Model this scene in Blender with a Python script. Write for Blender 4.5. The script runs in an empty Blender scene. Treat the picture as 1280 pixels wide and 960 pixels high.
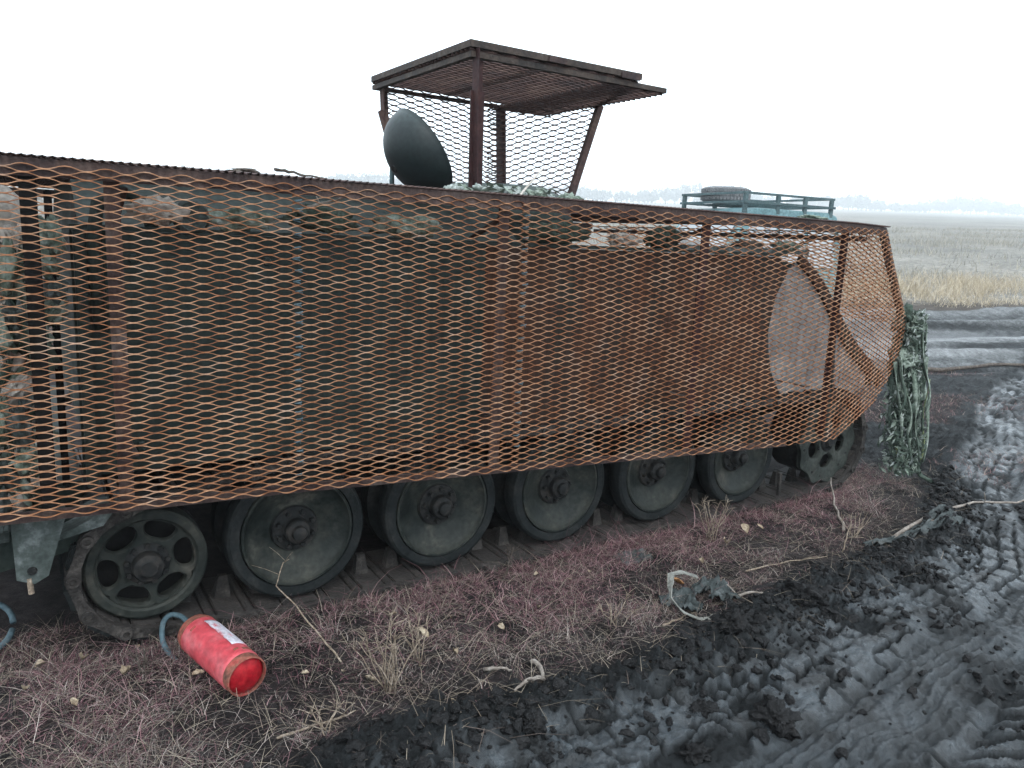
import bpy, bmesh, math, random
import numpy as np
from mathutils import Matrix, Vector
PI = math.pi
R = math.radians
scene = bpy.context.scene
COL = scene.collection
rng = np.random.default_rng(7)
random.seed(7)

# ------------------------------------------------------------------ camera
# The scene is laid out in the vehicle's own frame (x forward, y away, z up) and
# turned level at the very end, because the vehicle stands on a slight slope.
CAM_POS = Vector((-0.8901, -2.9241, 1.5735))
CX = Vector((0.842214, -0.537145, 0.046386))
CY = Vector((-0.063027, -0.183537, -0.980990))
CZ = Vector((0.535447, 0.823280, -0.188432))
UP = Vector((-0.03769, -0.03529, 0.99867)).normalized()
LEVEL = UP.rotation_difference(Vector((0, 0, 1))).to_matrix().to_4x4()
cam = bpy.data.cameras.new('camera')
cam_o = bpy.data.objects.new('camera', cam)
COL.objects.link(cam_o)
cam.sensor_width = 36.0
cam.lens = 27.0
cam.clip_start = 0.05
cam.clip_end = 5000
m = Matrix.Identity(4)
for i in range(3):
    m[i][0] = CX[i]; m[i][1] = -CY[i]; m[i][2] = -CZ[i]; m[i][3] = CAM_POS[i]
cam_o.matrix_world = m
scene.camera = cam_o

# ------------------------------------------------------------------ light
SUN_EL, SUN_AZ = R(48), R(200)
w = bpy.data.worlds.new('World')
scene.world = w
w.use_nodes = True
nt = w.node_tree
nt.nodes.clear()
sky = nt.nodes.new('ShaderNodeTexSky')
sky.sky_type = 'NISHITA'
sky.sun_disc = False
sky.sun_elevation = SUN_EL
sky.sun_rotation = SUN_AZ
sky.dust_density = 4.0
mixn = nt.nodes.new('ShaderNodeMixRGB')            # an overcast layer over the clear sky
mixn.inputs[0].default_value = 0.9
mixn.inputs[2].default_value = (12.0, 13.6, 14.9, 1)
bg = nt.nodes.new('ShaderNodeBackground')
bg.inputs[1].default_value = 0.14
out = nt.nodes.new('ShaderNodeOutputWorld')
nt.links.new(sky.outputs[0], mixn.inputs[1])
nt.links.new(mixn.outputs[0], bg.inputs[0])
nt.links.new(bg.outputs[0], out.inputs[0])
sun = bpy.data.lights.new('sun', 'SUN')
sun.energy = 0.8
sun.angle = R(25)
sun.color = (1.0, 0.97, 0.92)
sun_o = bpy.data.objects.new('sun', sun)
COL.objects.link(sun_o)
sun_o.rotation_euler = (R(90) - SUN_EL, 0, PI - SUN_AZ)
scene.view_settings.view_transform = 'Standard'
scene.view_settings.look = 'None'
scene.view_settings.exposure = 0.45
scene.view_settings.gamma = 1.0
scene.cycles.volume_bounces = 1
scene.cycles.max_bounces = 6
scene.cycles.use_denoising = True

# ------------------------------------------------------------------ numpy noise
def hash2(ix, iy, s=0):
    a = (ix.astype(np.int64) * 374761393 + iy.astype(np.int64) * 668265263 + s * 974634) & 0x7fffffff
    a = ((a ^ (a >> 13)) * 1274126177) & 0x7fffffff
    return ((a ^ (a >> 16)) & 0xffffff) / float(0xffffff)
def vnoise(x, y, s=0):
    ix = np.floor(x); iy = np.floor(y)
    fx = x - ix; fy = y - iy
    fx = fx * fx * (3 - 2 * fx); fy = fy * fy * (3 - 2 * fy)
    a = hash2(ix, iy, s); b = hash2(ix + 1, iy, s); c = hash2(ix, iy + 1, s); d = hash2(ix + 1, iy + 1, s)
    return (a + (b - a) * fx) * (1 - fy) + (c + (d - c) * fx) * fy
def fbm(x, y, o=4, s=0):
    v = 0; a = .5; t = 0
    for k in range(o):
        v = v + a * vnoise(x * 2 ** k + 17.3 * k, y * 2 ** k - 9.1 * k, s + k); t += a; a *= .5
    return v / t
def cells(x, y, s=0, jit=.8):
    ix = np.floor(x); iy = np.floor(y)
    f1 = np.full(np.shape(x), 9.0); f2 = np.full(np.shape(x), 9.0); idv = np.zeros(np.shape(x))
    for dx in (-1, 0, 1):
        for dy in (-1, 0, 1):
            jx = ix + dx; jy = iy + dy
            px = jx + .5 + jit * (hash2(jx, jy, s) - .5); py = jy + .5 + jit * (hash2(jx, jy, s + 5) - .5)
            d = np.hypot(x - px, y - py); h = hash2(jx, jy, s + 9)
            near = d < f1
            f2 = np.where(near, f1, np.minimum(f2, d)); idv = np.where(near, h, idv); f1 = np.where(near, d, f1)
    return f1, f2, idv
def sstep(a, b, x):
    t = np.clip((x - a) / (b - a), 0, 1); return t * t * (3 - 2 * t)

# ------------------------------------------------------------------ materials
MATS = {}
def mat(name, cols, scale=6, fine=60, rough=(.6, .9), bump=.25, metal=0.0, stops=None, dust=None, spec=.12, stretch=None, dist=.01):
    """noise-blended colours (weathered surface), fine mottling and fine relief"""
    if name in MATS: return MATS[name]
    M = bpy.data.materials.new(name); M.use_nodes = True
    n = M.node_tree; N = n.nodes; L = n.links
    b = N['Principled BSDF']
    tc = N.new('ShaderNodeTexCoord'); oi = N.new('ShaderNodeObjectInfo')
    mp = N.new('ShaderNodeVectorMath'); mp.operation = 'ADD'
    sc = N.new('ShaderNodeVectorMath'); sc.operation = 'MULTIPLY'
    sc.inputs[1].default_value = stretch or (1, 1, 1)
    mul = N.new('ShaderNodeMath'); mul.operation = 'MULTIPLY'; mul.inputs[1].default_value = 37.0
    L.new(oi.outputs['Random'], mul.inputs[0]); L.new(tc.outputs['Object'], sc.inputs[0])
    L.new(sc.outputs[0], mp.inputs[0]); L.new(mul.outputs[0], mp.inputs[1])
    n1 = N.new('ShaderNodeTexNoise'); n1.inputs['Scale'].default_value = scale; n1.inputs['Detail'].default_value = 6
    n1.inputs['Roughness'].default_value = .65
    n2 = N.new('ShaderNodeTexNoise'); n2.inputs['Scale'].default_value = fine; n2.inputs['Detail'].default_value = 3
    for q in (n1, n2): L.new(mp.outputs[0], q.inputs['Vector'])
    cr = N.new('ShaderNodeValToRGB'); e = cr.color_ramp.elements
    k = len(cols)
    st = stops or [.3 + .4 * i / (k - 1) for i in range(k)]
    e[0].position = st[0]; e[1].position = st[1]
    for i in range(2, k): e.new(st[i])
    for i in range(k): e[i].color = (*cols[i], 1)
    L.new(n1.outputs[0], cr.inputs[0])
    hs = N.new('ShaderNodeMapRange'); hs.inputs[1].default_value = .3; hs.inputs[2].default_value = .7
    hs.inputs[3].default_value = .72; hs.inputs[4].default_value = 1.25
    L.new(n2.outputs[0], hs.inputs[0])
    mx = N.new('ShaderNodeVectorMath'); mx.operation = 'SCALE'
    L.new(cr.outputs[0], mx.inputs[0]); L.new(hs.outputs[0], mx.inputs['Scale'])
    src = mx.outputs[0]
    if dust:                                           # dust settled on faces that look up
        geo = N.new('ShaderNodeNewGeometry'); sp = N.new('ShaderNodeSeparateXYZ')
        L.new(geo.outputs['Normal'], sp.inputs[0])
        mr = N.new('ShaderNodeMapRange'); mr.inputs[1].default_value = .25; mr.inputs[2].default_value = .95
        mr.inputs[4].default_value = dust[1]
        L.new(sp.outputs[2], mr.inputs[0])
        mm = N.new('ShaderNodeMath'); mm.operation = 'MULTIPLY'
        L.new(mr.outputs[0], mm.inputs[0]); L.new(hs.outputs[0], mm.inputs[1])
        md = N.new('ShaderNodeMixRGB'); md.inputs[2].default_value = (*dust[0], 1)
        L.new(mm.outputs[0], md.inputs[0]); L.new(src, md.inputs[1]); src = md.outputs[0]
    L.new(src, b.inputs['Base Color'])
    rr = N.new('ShaderNodeMapRange'); rr.inputs[1].default_value = .3; rr.inputs[2].default_value = .7
    rr.inputs[3].default_value = rough[0]; rr.inputs[4].default_value = rough[1]
    L.new(n1.outputs[0], rr.inputs[0]); L.new(rr.outputs[0], b.inputs['Roughness'])
    b.inputs['Metallic'].default_value = metal
    b.inputs['Specular IOR Level'].default_value = spec
    if bump:
        bp = N.new('ShaderNodeBump'); bp.inputs['Strength'].default_value = bump; bp.inputs['Distance'].default_value = dist
        L.new(n2.outputs[0], bp.inputs['Height']); L.new(bp.outputs[0], b.inputs['Normal'])
    MATS[name] = M
    return M

M_mesh = mat('rusty expanded steel', [(.075, .038, .027), (.25, .105, .050), (.38, .205, .120), (.38, .265, .20)], scale=8, fine=55,
             rough=(.55, .85), bump=.2, stops=[.30, .42, .56, .7], spec=.12)
M_mesh2 = mat('dark rusty expanded steel', [(.035, .026, .026), (.075, .045, .04), (.12, .08, .065)], scale=4, fine=60, rough=(.6, .85), bump=.2, spec=.12)
M_mesh3 = mat('pale rusted expanded steel', [(.20, .10, .06), (.38, .21, .12), (.45, .3, .2)], scale=4, fine=60, rough=(.6, .85), bump=.2, spec=.12)
M_frame = mat('rusty frame steel', [(.026, .019, .020), (.05, .034, .032), (.08, .055, .048), (.11, .092, .087)], scale=7, fine=70,
              rough=(.5, .85), bump=.3, dust=((.17, .15, .14), .6))
M_shelter = mat('dark weathered shelter steel', [(.020, .018, .017), (.040, .033, .030), (.065, .05, .042), (.09, .085, .08)], scale=9, fine=70, rough=(.5, .85), bump=.3, dust=((.14, .145, .14), .6))
M_maroon = mat('primer red steel', [(.022, .012, .013), (.036, .016, .016), (.06, .03, .027)], scale=9, fine=60, rough=(.45, .75), bump=.2)
M_green = mat('dark green armour paint', [(.016, .023, .021), (.023, .031, .028), (.034, .042, .037)], scale=3, fine=40, rough=(.5, .8),
              bump=.15, dust=((.10, .12, .115), .5))
M_rustplate = mat('rust stained armour paint', [(.020, .024, .020), (.032, .022, .018), (.050, .026, .018), (.028, .024, .021)], scale=2.4, fine=35,
                  rough=(.55, .85), bump=.2, stretch=(1.5, 1.5, .5), dust=((.10, .095, .09), .5))
M_cheek = mat('dusty grey paint', [(.15, .148, .146), (.20, .195, .192), (.25, .245, .24)], scale=5, fine=45, rough=(.6, .85), bump=.1)
M_wheel = mat('muddy dark green wheel paint', [(.010, .013, .0125), (.017, .021, .0195), (.030, .033, .029), (.072, .068, .058)], scale=7, fine=45, rough=(.38, .7),
              bump=.2, dust=((.07, .072, .064), .35))
M_rubber = mat('worn black rubber', [(.007, .009, .0095), (.013, .0155, .016), (.028, .029, .028)], scale=9, fine=60, rough=(.55, .8), bump=.3)
M_hub = mat('greasy hub steel', [(.010, .011, .012), (.018, .019, .019), (.045, .040, .036)], scale=18, fine=60, rough=(.35, .65), bump=.3)
M_track = mat('mud caked track steel', [(.016, .0155, .015), (.034, .031, .029), (.080, .072, .066)], scale=14, fine=90, rough=(.5, .8), bump=.5,
              dust=((.06, .055, .053), .5))
M_dark = mat('grimy belly steel', [(.006, .007, .007), (.01, .01, .01), (.015, .014, .014)], scale=5, fine=40, rough=(.6, .9))
M_dish = mat('dark green dish paint', [(.007, .012, .013), (.009, .0155, .0165), (.012, .019, .0195)], scale=3, fine=50, rough=(.42, .55), bump=.03, spec=.3,
             dust=((.08, .105, .105), .35))
M_net = mat('faded camouflage cloth', [(.05, .075, .06), (.11, .14, .11), (.22, .26, .22), (.36, .39, .37)], scale=16, fine=70, rough=(.8, .95), bump=.4)
M_netpale = mat('bleached camouflage cloth', [(.16, .19, .17), (.28, .31, .29), (.40, .43, .42)], scale=16, fine=70, rough=(.8, .95), bump=.4)
M_netdk = mat('dark camouflage cloth', [(.03, .045, .035), (.055, .075, .06), (.10, .125, .105)], scale=16, fine=70, rough=(.8, .95), bump=.4)
M_netlime = mat('yellow green cloth', [(.13, .16, .08), (.20, .23, .12), (.27, .29, .19)], scale=16, fine=70, rough=(.8, .95), bump=.4)
M_canvas = mat('pale dusty canvas', [(.30, .27, .24), (.42, .38, .34), (.52, .48, .44)], scale=9, fine=60, rough=(.8, .95), bump=.5)
M_metalpale = mat('scraped green grey metal', [(.035, .045, .042), (.065, .078, .074), (.17, .19, .19)], scale=10, fine=60, rough=(.4, .7), bump=.2,
                  stops=[.35, .52, .66])
M_red = mat('scuffed red paint', [(.15, .06, .05), (.38, .04, .05), (.46, .06, .075), (.48, .12, .13)], scale=11, fine=40, rough=(.35, .6), bump=.12, spec=.5,
            stops=[.26, .33, .5, .66])
M_redrust = mat('chipped rim of red bottle', [(.09, .05, .04), (.24, .09, .065), (.38, .06, .06)], scale=22, fine=80, rough=(.6, .85), bump=.3)
M_reddeep = mat('deep red paint', [(.16, .006, .010), (.26, .008, .014), (.34, .02, .024)], scale=14, fine=50, rough=(.3, .5), bump=.1)
M_label = mat('torn paper label', [(.42, .10, .12), (.50, .28, .31), (.50, .47, .52), (.55, .53, .58)], scale=20, fine=90, rough=(.5, .8), bump=.1,
              stops=[.36, .43, .48, .7], stretch=(1, 1, .6))
M_hose = mat('grey blue hose', [(.05, .085, .10), (.075, .115, .135), (.11, .15, .165)], scale=12, fine=70, rough=(.45, .7), bump=.1)
M_straw = mat('dry pale stalk', [(.13, .10, .075), (.24, .19, .145), (.38, .32, .26)], scale=30, fine=120, rough=(.8, .95), bump=.3)
M_bark = mat('weathered pale stick', [(.12, .10, .085), (.22, .19, .165), (.33, .30, .27)], scale=25, fine=120, rough=(.8, .95), bump=.5)
M_twig = mat('dark twig bark', [(.045, .036, .03), (.09, .075, .065), (.15, .13, .11)], scale=25, fine=120, rough=(.8, .95), bump=.5)
M_leaf = mat('dry curled leaf', [(.18, .13, .09), (.30, .24, .17), (.42, .36, .28)], scale=30, fine=120, rough=(.75, .95), bump=.4)
M_leafrust = mat('orange dry leaf', [(.22, .10, .04), (.42, .22, .10), (.50, .33, .18)], scale=30, fine=120, rough=(.75, .95), bump=.4)
M_clod = mat('wet black soil', [(.006, .006, .0065), (.012, .012, .0125), (.024, .023, .023)], scale=22, fine=120, rough=(.35, .8), bump=.9)
M_rag = mat('dirty grey rag', [(.022, .027, .027), (.048, .056, .056), (.11, .12, .12)], scale=12, fine=90, rough=(.75, .95), bump=.5)
M_strap = mat('pale webbing', [(.12, .12, .11), (.20, .20, .18), (.28, .28, .26)], scale=20, fine=90, rough=(.8, .95), bump=.4)
M_car = mat('faded teal car paint', [(.09, .17, .18), (.13, .22, .235), (.20, .30, .31)], scale=3, fine=30, rough=(.3, .55), bump=.03)
M_rack = mat('dark teal rack paint', [(.045, .075, .08), (.07, .105, .11), (.10, .14, .145)], scale=6, fine=40, rough=(.4, .65), bump=.05)
M_glare = mat('painted window glare', [(.6, .6, .6), (.7, .7, .7), (.75, .75, .75)], scale=5, rough=(.3, .5), bump=0)  # white that paints the bright reflection in a car window
def glass(name, col, rough):
    M = bpy.data.materials.new(name); M.use_nodes = True; b = M.node_tree.nodes['Principled BSDF']
    b.inputs['Base Color'].default_value = (*col, 1); b.inputs['Roughness'].default_value = rough; b.inputs['Specular IOR Level'].default_value = 1
    b.inputs['IOR'].default_value = 2.2
    return M
M_glass = glass('car window glass', (.03, .035, .04), .04)
M_lamp = glass('headlight lens', (.6, .62, .62), .15)

def attr_mat(name, wet=False, bumps=(60, .4, .006)):
    """colour comes from what stands at each vertex (kind of soil or plant), roughness from how wet the soil is"""
    M = bpy.data.materials.new(name); M.use_nodes = True
    n = M.node_tree; N = n.nodes; L = n.links; b = N['Principled BSDF']
    a = N.new('ShaderNodeAttribute'); a.attribute_name = 'tint'
    tc = N.new('ShaderNodeTexCoord')
    if wet:
        n1 = N.new('ShaderNodeTexNoise'); n1.inputs['Scale'].default_value = 26; n1.inputs['Detail'].default_value = 8; n1.inputs['Roughness'].default_value = .7
        n2 = N.new('ShaderNodeTexNoise'); n2.inputs['Scale'].default_value = bumps[0]; n2.inputs['Detail'].default_value = 8; n2.inputs['Roughness'].default_value = .7
        for q in (n1, n2): L.new(tc.outputs['Object'], q.inputs['Vector'])
        hs = N.new('ShaderNodeMapRange'); hs.inputs[1].default_value = .3; hs.inputs[2].default_value = .7; hs.inputs[3].default_value = .45; hs.inputs[4].default_value = 1.7
        L.new(n1.outputs[0], hs.inputs[0])
        mx = N.new('ShaderNodeVectorMath'); mx.operation = 'SCALE'
        L.new(a.outputs['Color'], mx.inputs[0]); L.new(hs.outputs[0], mx.inputs['Scale'])
        n5 = N.new('ShaderNodeTexNoise'); n5.inputs['Scale'].default_value = 4.5; n5.inputs['Detail'].default_value = 9; n5.inputs['Roughness'].default_value = .7
        L.new(tc.outputs['Object'], n5.inputs['Vector'])
        h5 = N.new('ShaderNodeMapRange'); h5.inputs[1].default_value = .35; h5.inputs[2].default_value = .65; h5.inputs[3].default_value = .5; h5.inputs[4].default_value = 1.5
        L.new(n5.outputs[0], h5.inputs[0])
        m5 = N.new('ShaderNodeVectorMath'); m5.operation = 'SCALE'
        L.new(mx.outputs[0], m5.inputs[0]); L.new(h5.outputs[0], m5.inputs['Scale'])
        L.new(m5.outputs[0], b.inputs['Base Color'])
        wt = N.new('ShaderNodeAttribute'); wt.attribute_name = 'wet'
        r1 = N.new('ShaderNodeMapRange'); r1.inputs[3].default_value = .95; r1.inputs[4].default_value = .20
        L.new(wt.outputs['Fac'], r1.inputs[0])
        ad = N.new('ShaderNodeMath'); ad.operation = 'MULTIPLY_ADD'; ad.inputs[1].default_value = .3; 
        L.new(n1.outputs[0], ad.inputs[0]); sb = N.new('ShaderNodeMath'); sb.operation = 'SUBTRACT'; sb.inputs[1].default_value = .15
        L.new(r1.outputs[0], ad.inputs[2]); L.new(ad.outputs[0], sb.inputs[0])
        sb.use_clamp = True
        L.new(sb.outputs[0], b.inputs['Roughness'])
        sp = N.new('ShaderNodeMapRange'); sp.inputs[3].default_value = .12; sp.inputs[4].default_value = .95
        L.new(wt.outputs['Fac'], sp.inputs[0]); L.new(sp.outputs[0], b.inputs['Specular IOR Level'])
        bp = N.new('ShaderNodeBump'); bp.inputs['Strength'].default_value = bumps[1]; bp.inputs['Distance'].default_value = bumps[2]
        n3 = N.new('ShaderNodeTexNoise'); n3.inputs['Scale'].default_value = 30; n3.inputs['Detail'].default_value = 10; n3.inputs['Roughness'].default_value = .75
        L.new(tc.outputs['Object'], n3.inputs['Vector'])
        n4 = N.new('ShaderNodeTexNoise'); n4.inputs['Scale'].default_value = 5; n4.inputs['Detail'].default_value = 12; n4.inputs['Roughness'].default_value = .7
        L.new(tc.outputs['Object'], n4.inputs['Vector'])
        b3 = N.new('ShaderNodeBump'); b3.inputs['Strength'].default_value = .6; b3.inputs['Distance'].default_value = .10
        L.new(n4.outputs[0], b3.inputs['Height'])
        b2 = N.new('ShaderNodeBump'); b2.inputs['Strength'].default_value = .8; b2.inputs['Distance'].default_value = .02
        L.new(n3.outputs[0], b2.inputs['Height']); L.new(b3.outputs[0], b2.inputs['Normal']); L.new(b2.outputs[0], bp.inputs['Normal'])
        L.new(n2.outputs[0], bp.inputs['Height']); L.new(bp.outputs[0], b.inputs['Normal'])
    else:
        L.new(a.outputs['Color'], b.inputs['Base Color'])
        b.inputs['Roughness'].default_value = .9; b.inputs['Specular IOR Level'].default_value = .15
    return M
M_ground = attr_mat('soil and mud', True, (110, .8, .008))
M_grass = attr_mat('weed stems')

# ------------------------------------------------------------------ object helpers
def link(name, me, parent=None):
    o = bpy.data.objects.new(name, me); COL.objects.link(o)
    if parent is not None: o.parent = parent
    return o
def tag(o, label=None, cat=None, group=None, kind=None):
    for k, v in (('label', label), ('category', cat), ('group', group), ('kind', kind)):
        if v: o[k] = v
    return o
def thing(name, label, cat, loc=(0, 0, 0), rz=0, group=None):
    o = link(name, None); o.location = loc; o.rotation_euler = (0, 0, rz); o.empty_display_size = .1
    return tag(o, label, cat, group)
def np_mesh(name, V, F, material=None, smooth=False):
    me = bpy.data.meshes.new(name)
    V = np.asarray(V, np.float32); F = np.asarray(F, np.int32)
    me.vertices.add(len(V)); me.vertices.foreach_set('co', V.ravel())
    me.loops.add(F.size); me.loops.foreach_set('vertex_index', F.ravel())
    me.polygons.add(len(F)); k = F.shape[1]
    me.polygons.foreach_set('loop_start', np.arange(len(F), dtype=np.int32) * k)
    me.polygons.foreach_set('use_smooth', np.full(len(F), smooth))
    me.update(calc_edges=True)
    if material: me.materials.append(material)
    return me
class MB:
    def __init__(s): s.v = []; s.f = []
    def add(s, vs, fs):
        b = len(s.v); s.v += [tuple(p) for p in vs]; s.f += [tuple(i + b for i in f) for f in fs]; return s
    def box(s, a, b, c=0.0):
        (x0, y0, z0), (x1, y1, z1) = a, b
        if not c:
            vs = [(x, y, z) for z in (z0, z1) for y in (y0, y1) for x in (x0, x1)]
            return s.add(vs, [(0, 2, 3, 1), (4, 5, 7, 6), (0, 1, 5, 4), (2, 6, 7, 3), (0, 4, 6, 2), (1, 3, 7, 5)])
        bm = bmesh.new(); bmesh.ops.create_cube(bm, size=1)
        for v in bm.verts: v.co = Vector(((x0 + x1) / 2 + v.co.x * (x1 - x0), (y0 + y1) / 2 + v.co.y * (y1 - y0), (z0 + z1) / 2 + v.co.z * (z1 - z0)))
        bmesh.ops.bevel(bm, geom=bm.edges[:], offset=c, segments=2, affect='EDGES')
        return s.bm(bm)
    def bm(s, bm):
        bm.verts.index_update(); s.add([v.co for v in bm.verts], [[v.index for v in f.verts] for f in bm.faces]); bm.free(); return s
    def bar(s, p0, p1, wd, ht, up=(0, 0, 1)):
        p0 = Vector(p0); p1 = Vector(p1); d = (p1 - p0).normalized(); u = Vector(up)
        a = d.cross(u)
        if a.length < 1e-4: a = d.cross(Vector((0, 1, 0)))
        a.normalize(); b = a.cross(d).normalized()
        vs = [p + a * (i * wd / 2) + b * (j * ht / 2) for p in (p0, p1) for (i, j) in ((-1, -1), (1, -1), (1, 1), (-1, 1))]
        return s.add(vs, [(0, 1, 2, 3), (7, 6, 5, 4), (0, 4, 5, 1), (1, 5, 6, 2), (2, 6, 7, 3), (3, 7, 4, 0)])
    def angle(s, p0, p1, a, t, up=(0, 0, 1), flip=1):
        """an L section: flange along `up` and flange along the side"""
        p0 = Vector(p0); p1 = Vector(p1); d = (p1 - p0).normalized(); u = Vector(up); u = (u - d * u.dot(d)).normalized(); sd = d.cross(u) * flip
        s.bar(p0 + u * a / 2, p1 + u * a / 2, t, a, u)
        return s.bar(p0 + sd * (a / 2 + t / 2) + u * t / 2, p1 + sd * (a / 2 + t / 2) + u * t / 2, a, t, u)
    def tube(s, pts, r, n=8, cap=True):
        pts = [Vector(p) for p in pts]; k = len(pts); rs = r if isinstance(r, (list, tuple)) else [r] * k
        d = (pts[1] - pts[0]).normalized(); a = d.cross(Vector((.31, .2, .93)))
        if a.length < .05: a = d.cross(Vector((1, 0, 0)))
        a.normalize(); vs = []
        for i, p in enumerate(pts):
            d = (pts[min(i + 1, k - 1)] - pts[max(i - 1, 0)]).normalized(); a = (a - d * a.dot(d)).normalized(); b = d.cross(a)
            vs += [p + (a * math.cos(2 * PI * j / n) + b * math.sin(2 * PI * j / n)) * rs[i] for j in range(n)]
        fs = [(i * n + j, i * n + (j + 1) % n, (i + 1) * n + (j + 1) % n, (i + 1) * n + j) for i in range(k - 1) for j in range(n)]
        if cap: fs += [tuple(range(n))[::-1], tuple((k - 1) * n + j for j in range(n))]
        return s.add(vs, fs)
    def lathe(s, prof, n=48, axis='y', c=(0, 0, 0), a0=0, a1=2 * PI, close=False):
        full = abs(a1 - a0 - 2 * PI) < 1e-6; m_ = n if full else n + 1; vs = []
        for (r, h) in prof:
            for j in range(m_):
                t = a0 + (a1 - a0) * j / n; x, z = r * math.cos(t), r * math.sin(t)
                p = (x, h, z) if axis == 'y' else ((x, z, h) if axis == 'z' else (h, x, z))
                vs.append((p[0] + c[0], p[1] + c[1], p[2] + c[2]))
        k = len(prof); rings = k if close else k - 1
        fs = [((i % k) * m_ + j, (i % k) * m_ + (j + 1) % m_, ((i + 1) % k) * m_ + (j + 1) % m_, ((i + 1) % k) * m_ + j) for i in range(rings) for j in range(n)]
        return s.add(vs, fs)
    def prism(s, poly, y0, y1, axis='y'):
        n = len(poly); mk = (lambda p, h: (p[0], h, p[1])) if axis == 'y' else ((lambda p, h: (p[0], p[1], h)) if axis == 'z' else (lambda p, h: (h, p[0], p[1])))
        vs = [mk(p, y0) for p in poly] + [mk(p, y1) for p in poly]
        return s.add(vs, [tuple(range(n)), tuple(range(2 * n - 1, n - 1, -1))] + [(i, i + n, (i + 1) % n + n, (i + 1) % n) for i in range(n)])
    def mesh(s, name, material, smooth=False, autos=None):
        me = bpy.data.meshes.new(name); me.from_pydata(s.v, [], s.f); me.update()
        bm = bmesh.new(); bm.from_mesh(me); bmesh.ops.recalc_face_normals(bm, faces=bm.faces[:])
        if smooth or autos:
            for f in bm.faces: f.smooth = True
            if autos:
                for e in bm.edges:
                    if len(e.link_faces) == 2 and e.calc_face_angle(0) > R(autos): e.smooth = False
        bm.to_mesh(me); bm.free(); me.materials.append(material); return me
    def build(s, name, material, parent=None, smooth=False, autos=None):
        return link(name, s.mesh(name, material, smooth, autos), parent)

def strands_sheet(f, u0, u1, v0, v1, lwd=.1067, swd=.0255, depth=.0105, thick=.0023, tilt=-.14, seg=8, keep=None, jit=0.0, phase=0.0, pts=1.0):
    """expanded metal: wavy strands that touch at their nodes.  f(u, v, n) -> xyz arrays; u runs along the long way of the mesh"""
    h = swd / 2; nj = int(round((v1 - v0) / h)); ni = int(math.ceil((u1 - u0) / lwd * seg))
    us = u0 + np.arange(ni + 1) * (lwd / seg)
    us = us[us <= u1 + 1e-6]
    VV = []; FF = []; base = 0
    for j in range(nj):
        t = us / lwd + phase + .5 * (j % 2)
        tri = 1 - 4 * np.abs(t - np.floor(t + .5))
        s_ = np.sign(tri) * np.abs(np.sin(tri * PI / 2)) ** .75
        s_ = -np.where(s_ > 0, s_, -np.abs(s_) ** 1.15)        # arches a little rounder above than below
        vv = v0 + (j + .5) * h + s_ * (h / 2 - thick * .15) 
        node = np.abs(s_) ** 6
        th = thick * (1 + .25 * node) * (1 + jit * (rng.random(len(us)) - .5))
        dp = depth
        c, sn = math.cos(tilt), math.sin(tilt)
        P = []
        for (dn, dv) in ((1, -1), (1, 1), (-1, 1), (-1, -1)):
            nn = dn * dp / 2 * c - dv * th / 2 * sn
            v_ = vv + dn * dp / 2 * sn + dv * th / 2 * c
            P.append(np.stack(f(us, v_, nn), 1))
        P = np.stack(P, 1)                                     # (n,4,3)
        n = len(us)
        ok = np.ones(n - 1, bool)
        if keep is not None: ok = keep((us[1:] + us[:-1]) / 2, (vv[1:] + vv[:-1]) / 2)
        i = np.arange(n - 1)[ok]
        for a in range(4):
            b = (a + 1) % 4
            FF.append(np.stack([base + i * 4 + a, base + (i + 1) * 4 + a, base + (i + 1) * 4 + b, base + i * 4 + b], 1))
        VV.append(P.reshape(-1, 3)); base += n * 4
    return np.concatenate(VV), np.concatenate(FF)

# ------------------------------------------------------------------ the ground
MUD_E = np.array([(-30, -1.2), (-3, -1.05), (-1.3, -1.0), (-.26, -.93), (-.05, -.84), (.26, -.85), (.7, -.89), (.93, -.895), (1.33, -.87), (1.8, -.80), (2.27, -.75),
                  (2.75, -.77), (3.46, -.63), (4.2, -.25), (4.9, .15), (6.2, .6), (8, 1.5), (14, 3.0), (60, 20)])
def edge(x): return np.interp(x, MUD_E[:, 0], MUD_E[:, 1])
def ramp(x, y):
    s = .0377 * x + .0353 * y; k = .08
    z = (s - .35) / k
    return k * np.where(z > 30, z, np.log1p(np.exp(np.minimum(z, 30))))
def zones(x, y):
    """0..1 masks: mud, road, field, tall grass, weeds"""
    d = .34 * x + .94 * y
    e = y - edge(x) + .22 * (fbm(x * 2.2, y * 2.2, 4, 3) - .5) + .10 * (fbm(x * 9, y * 9, 3, 8) - .5)
    mud = sstep(.07, -.10, e)
    road = sstep(5.0, 5.6, d + .6 * (fbm(x * .8, y * .8, 3, 4) - .5)) * sstep(10.9, 10.2, d + .7 * (fbm(x * .7, y * .7, 3, 5) - .5)) * (x > 2)
    field = sstep(10.2, 11.2, d + .8 * (fbm(x * .5, y * .5, 3, 6) - .5))
    side = sstep(3.4, 5.2, x) * (1 - road) * (1 - field)          # churned ground in front of the vehicle
    patch = sstep(.47, .57, fbm(x * .55 + 3.1, y * 1.3 - 1.7, 4, 12))
    return dict(mud=np.clip(np.maximum(mud, side * (1 - patch)), 0, 1), road=road, field=field, d=d, e=e, patch=patch, side=side)
def lane_g(v, x): return np.exp(-((v + .64 + .03 * np.sin(x * 1.7)) / .045) ** 2) + np.exp(-((v + 1.0 + .03 * np.sin(x * 1.3)) / .05) ** 2)
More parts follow.
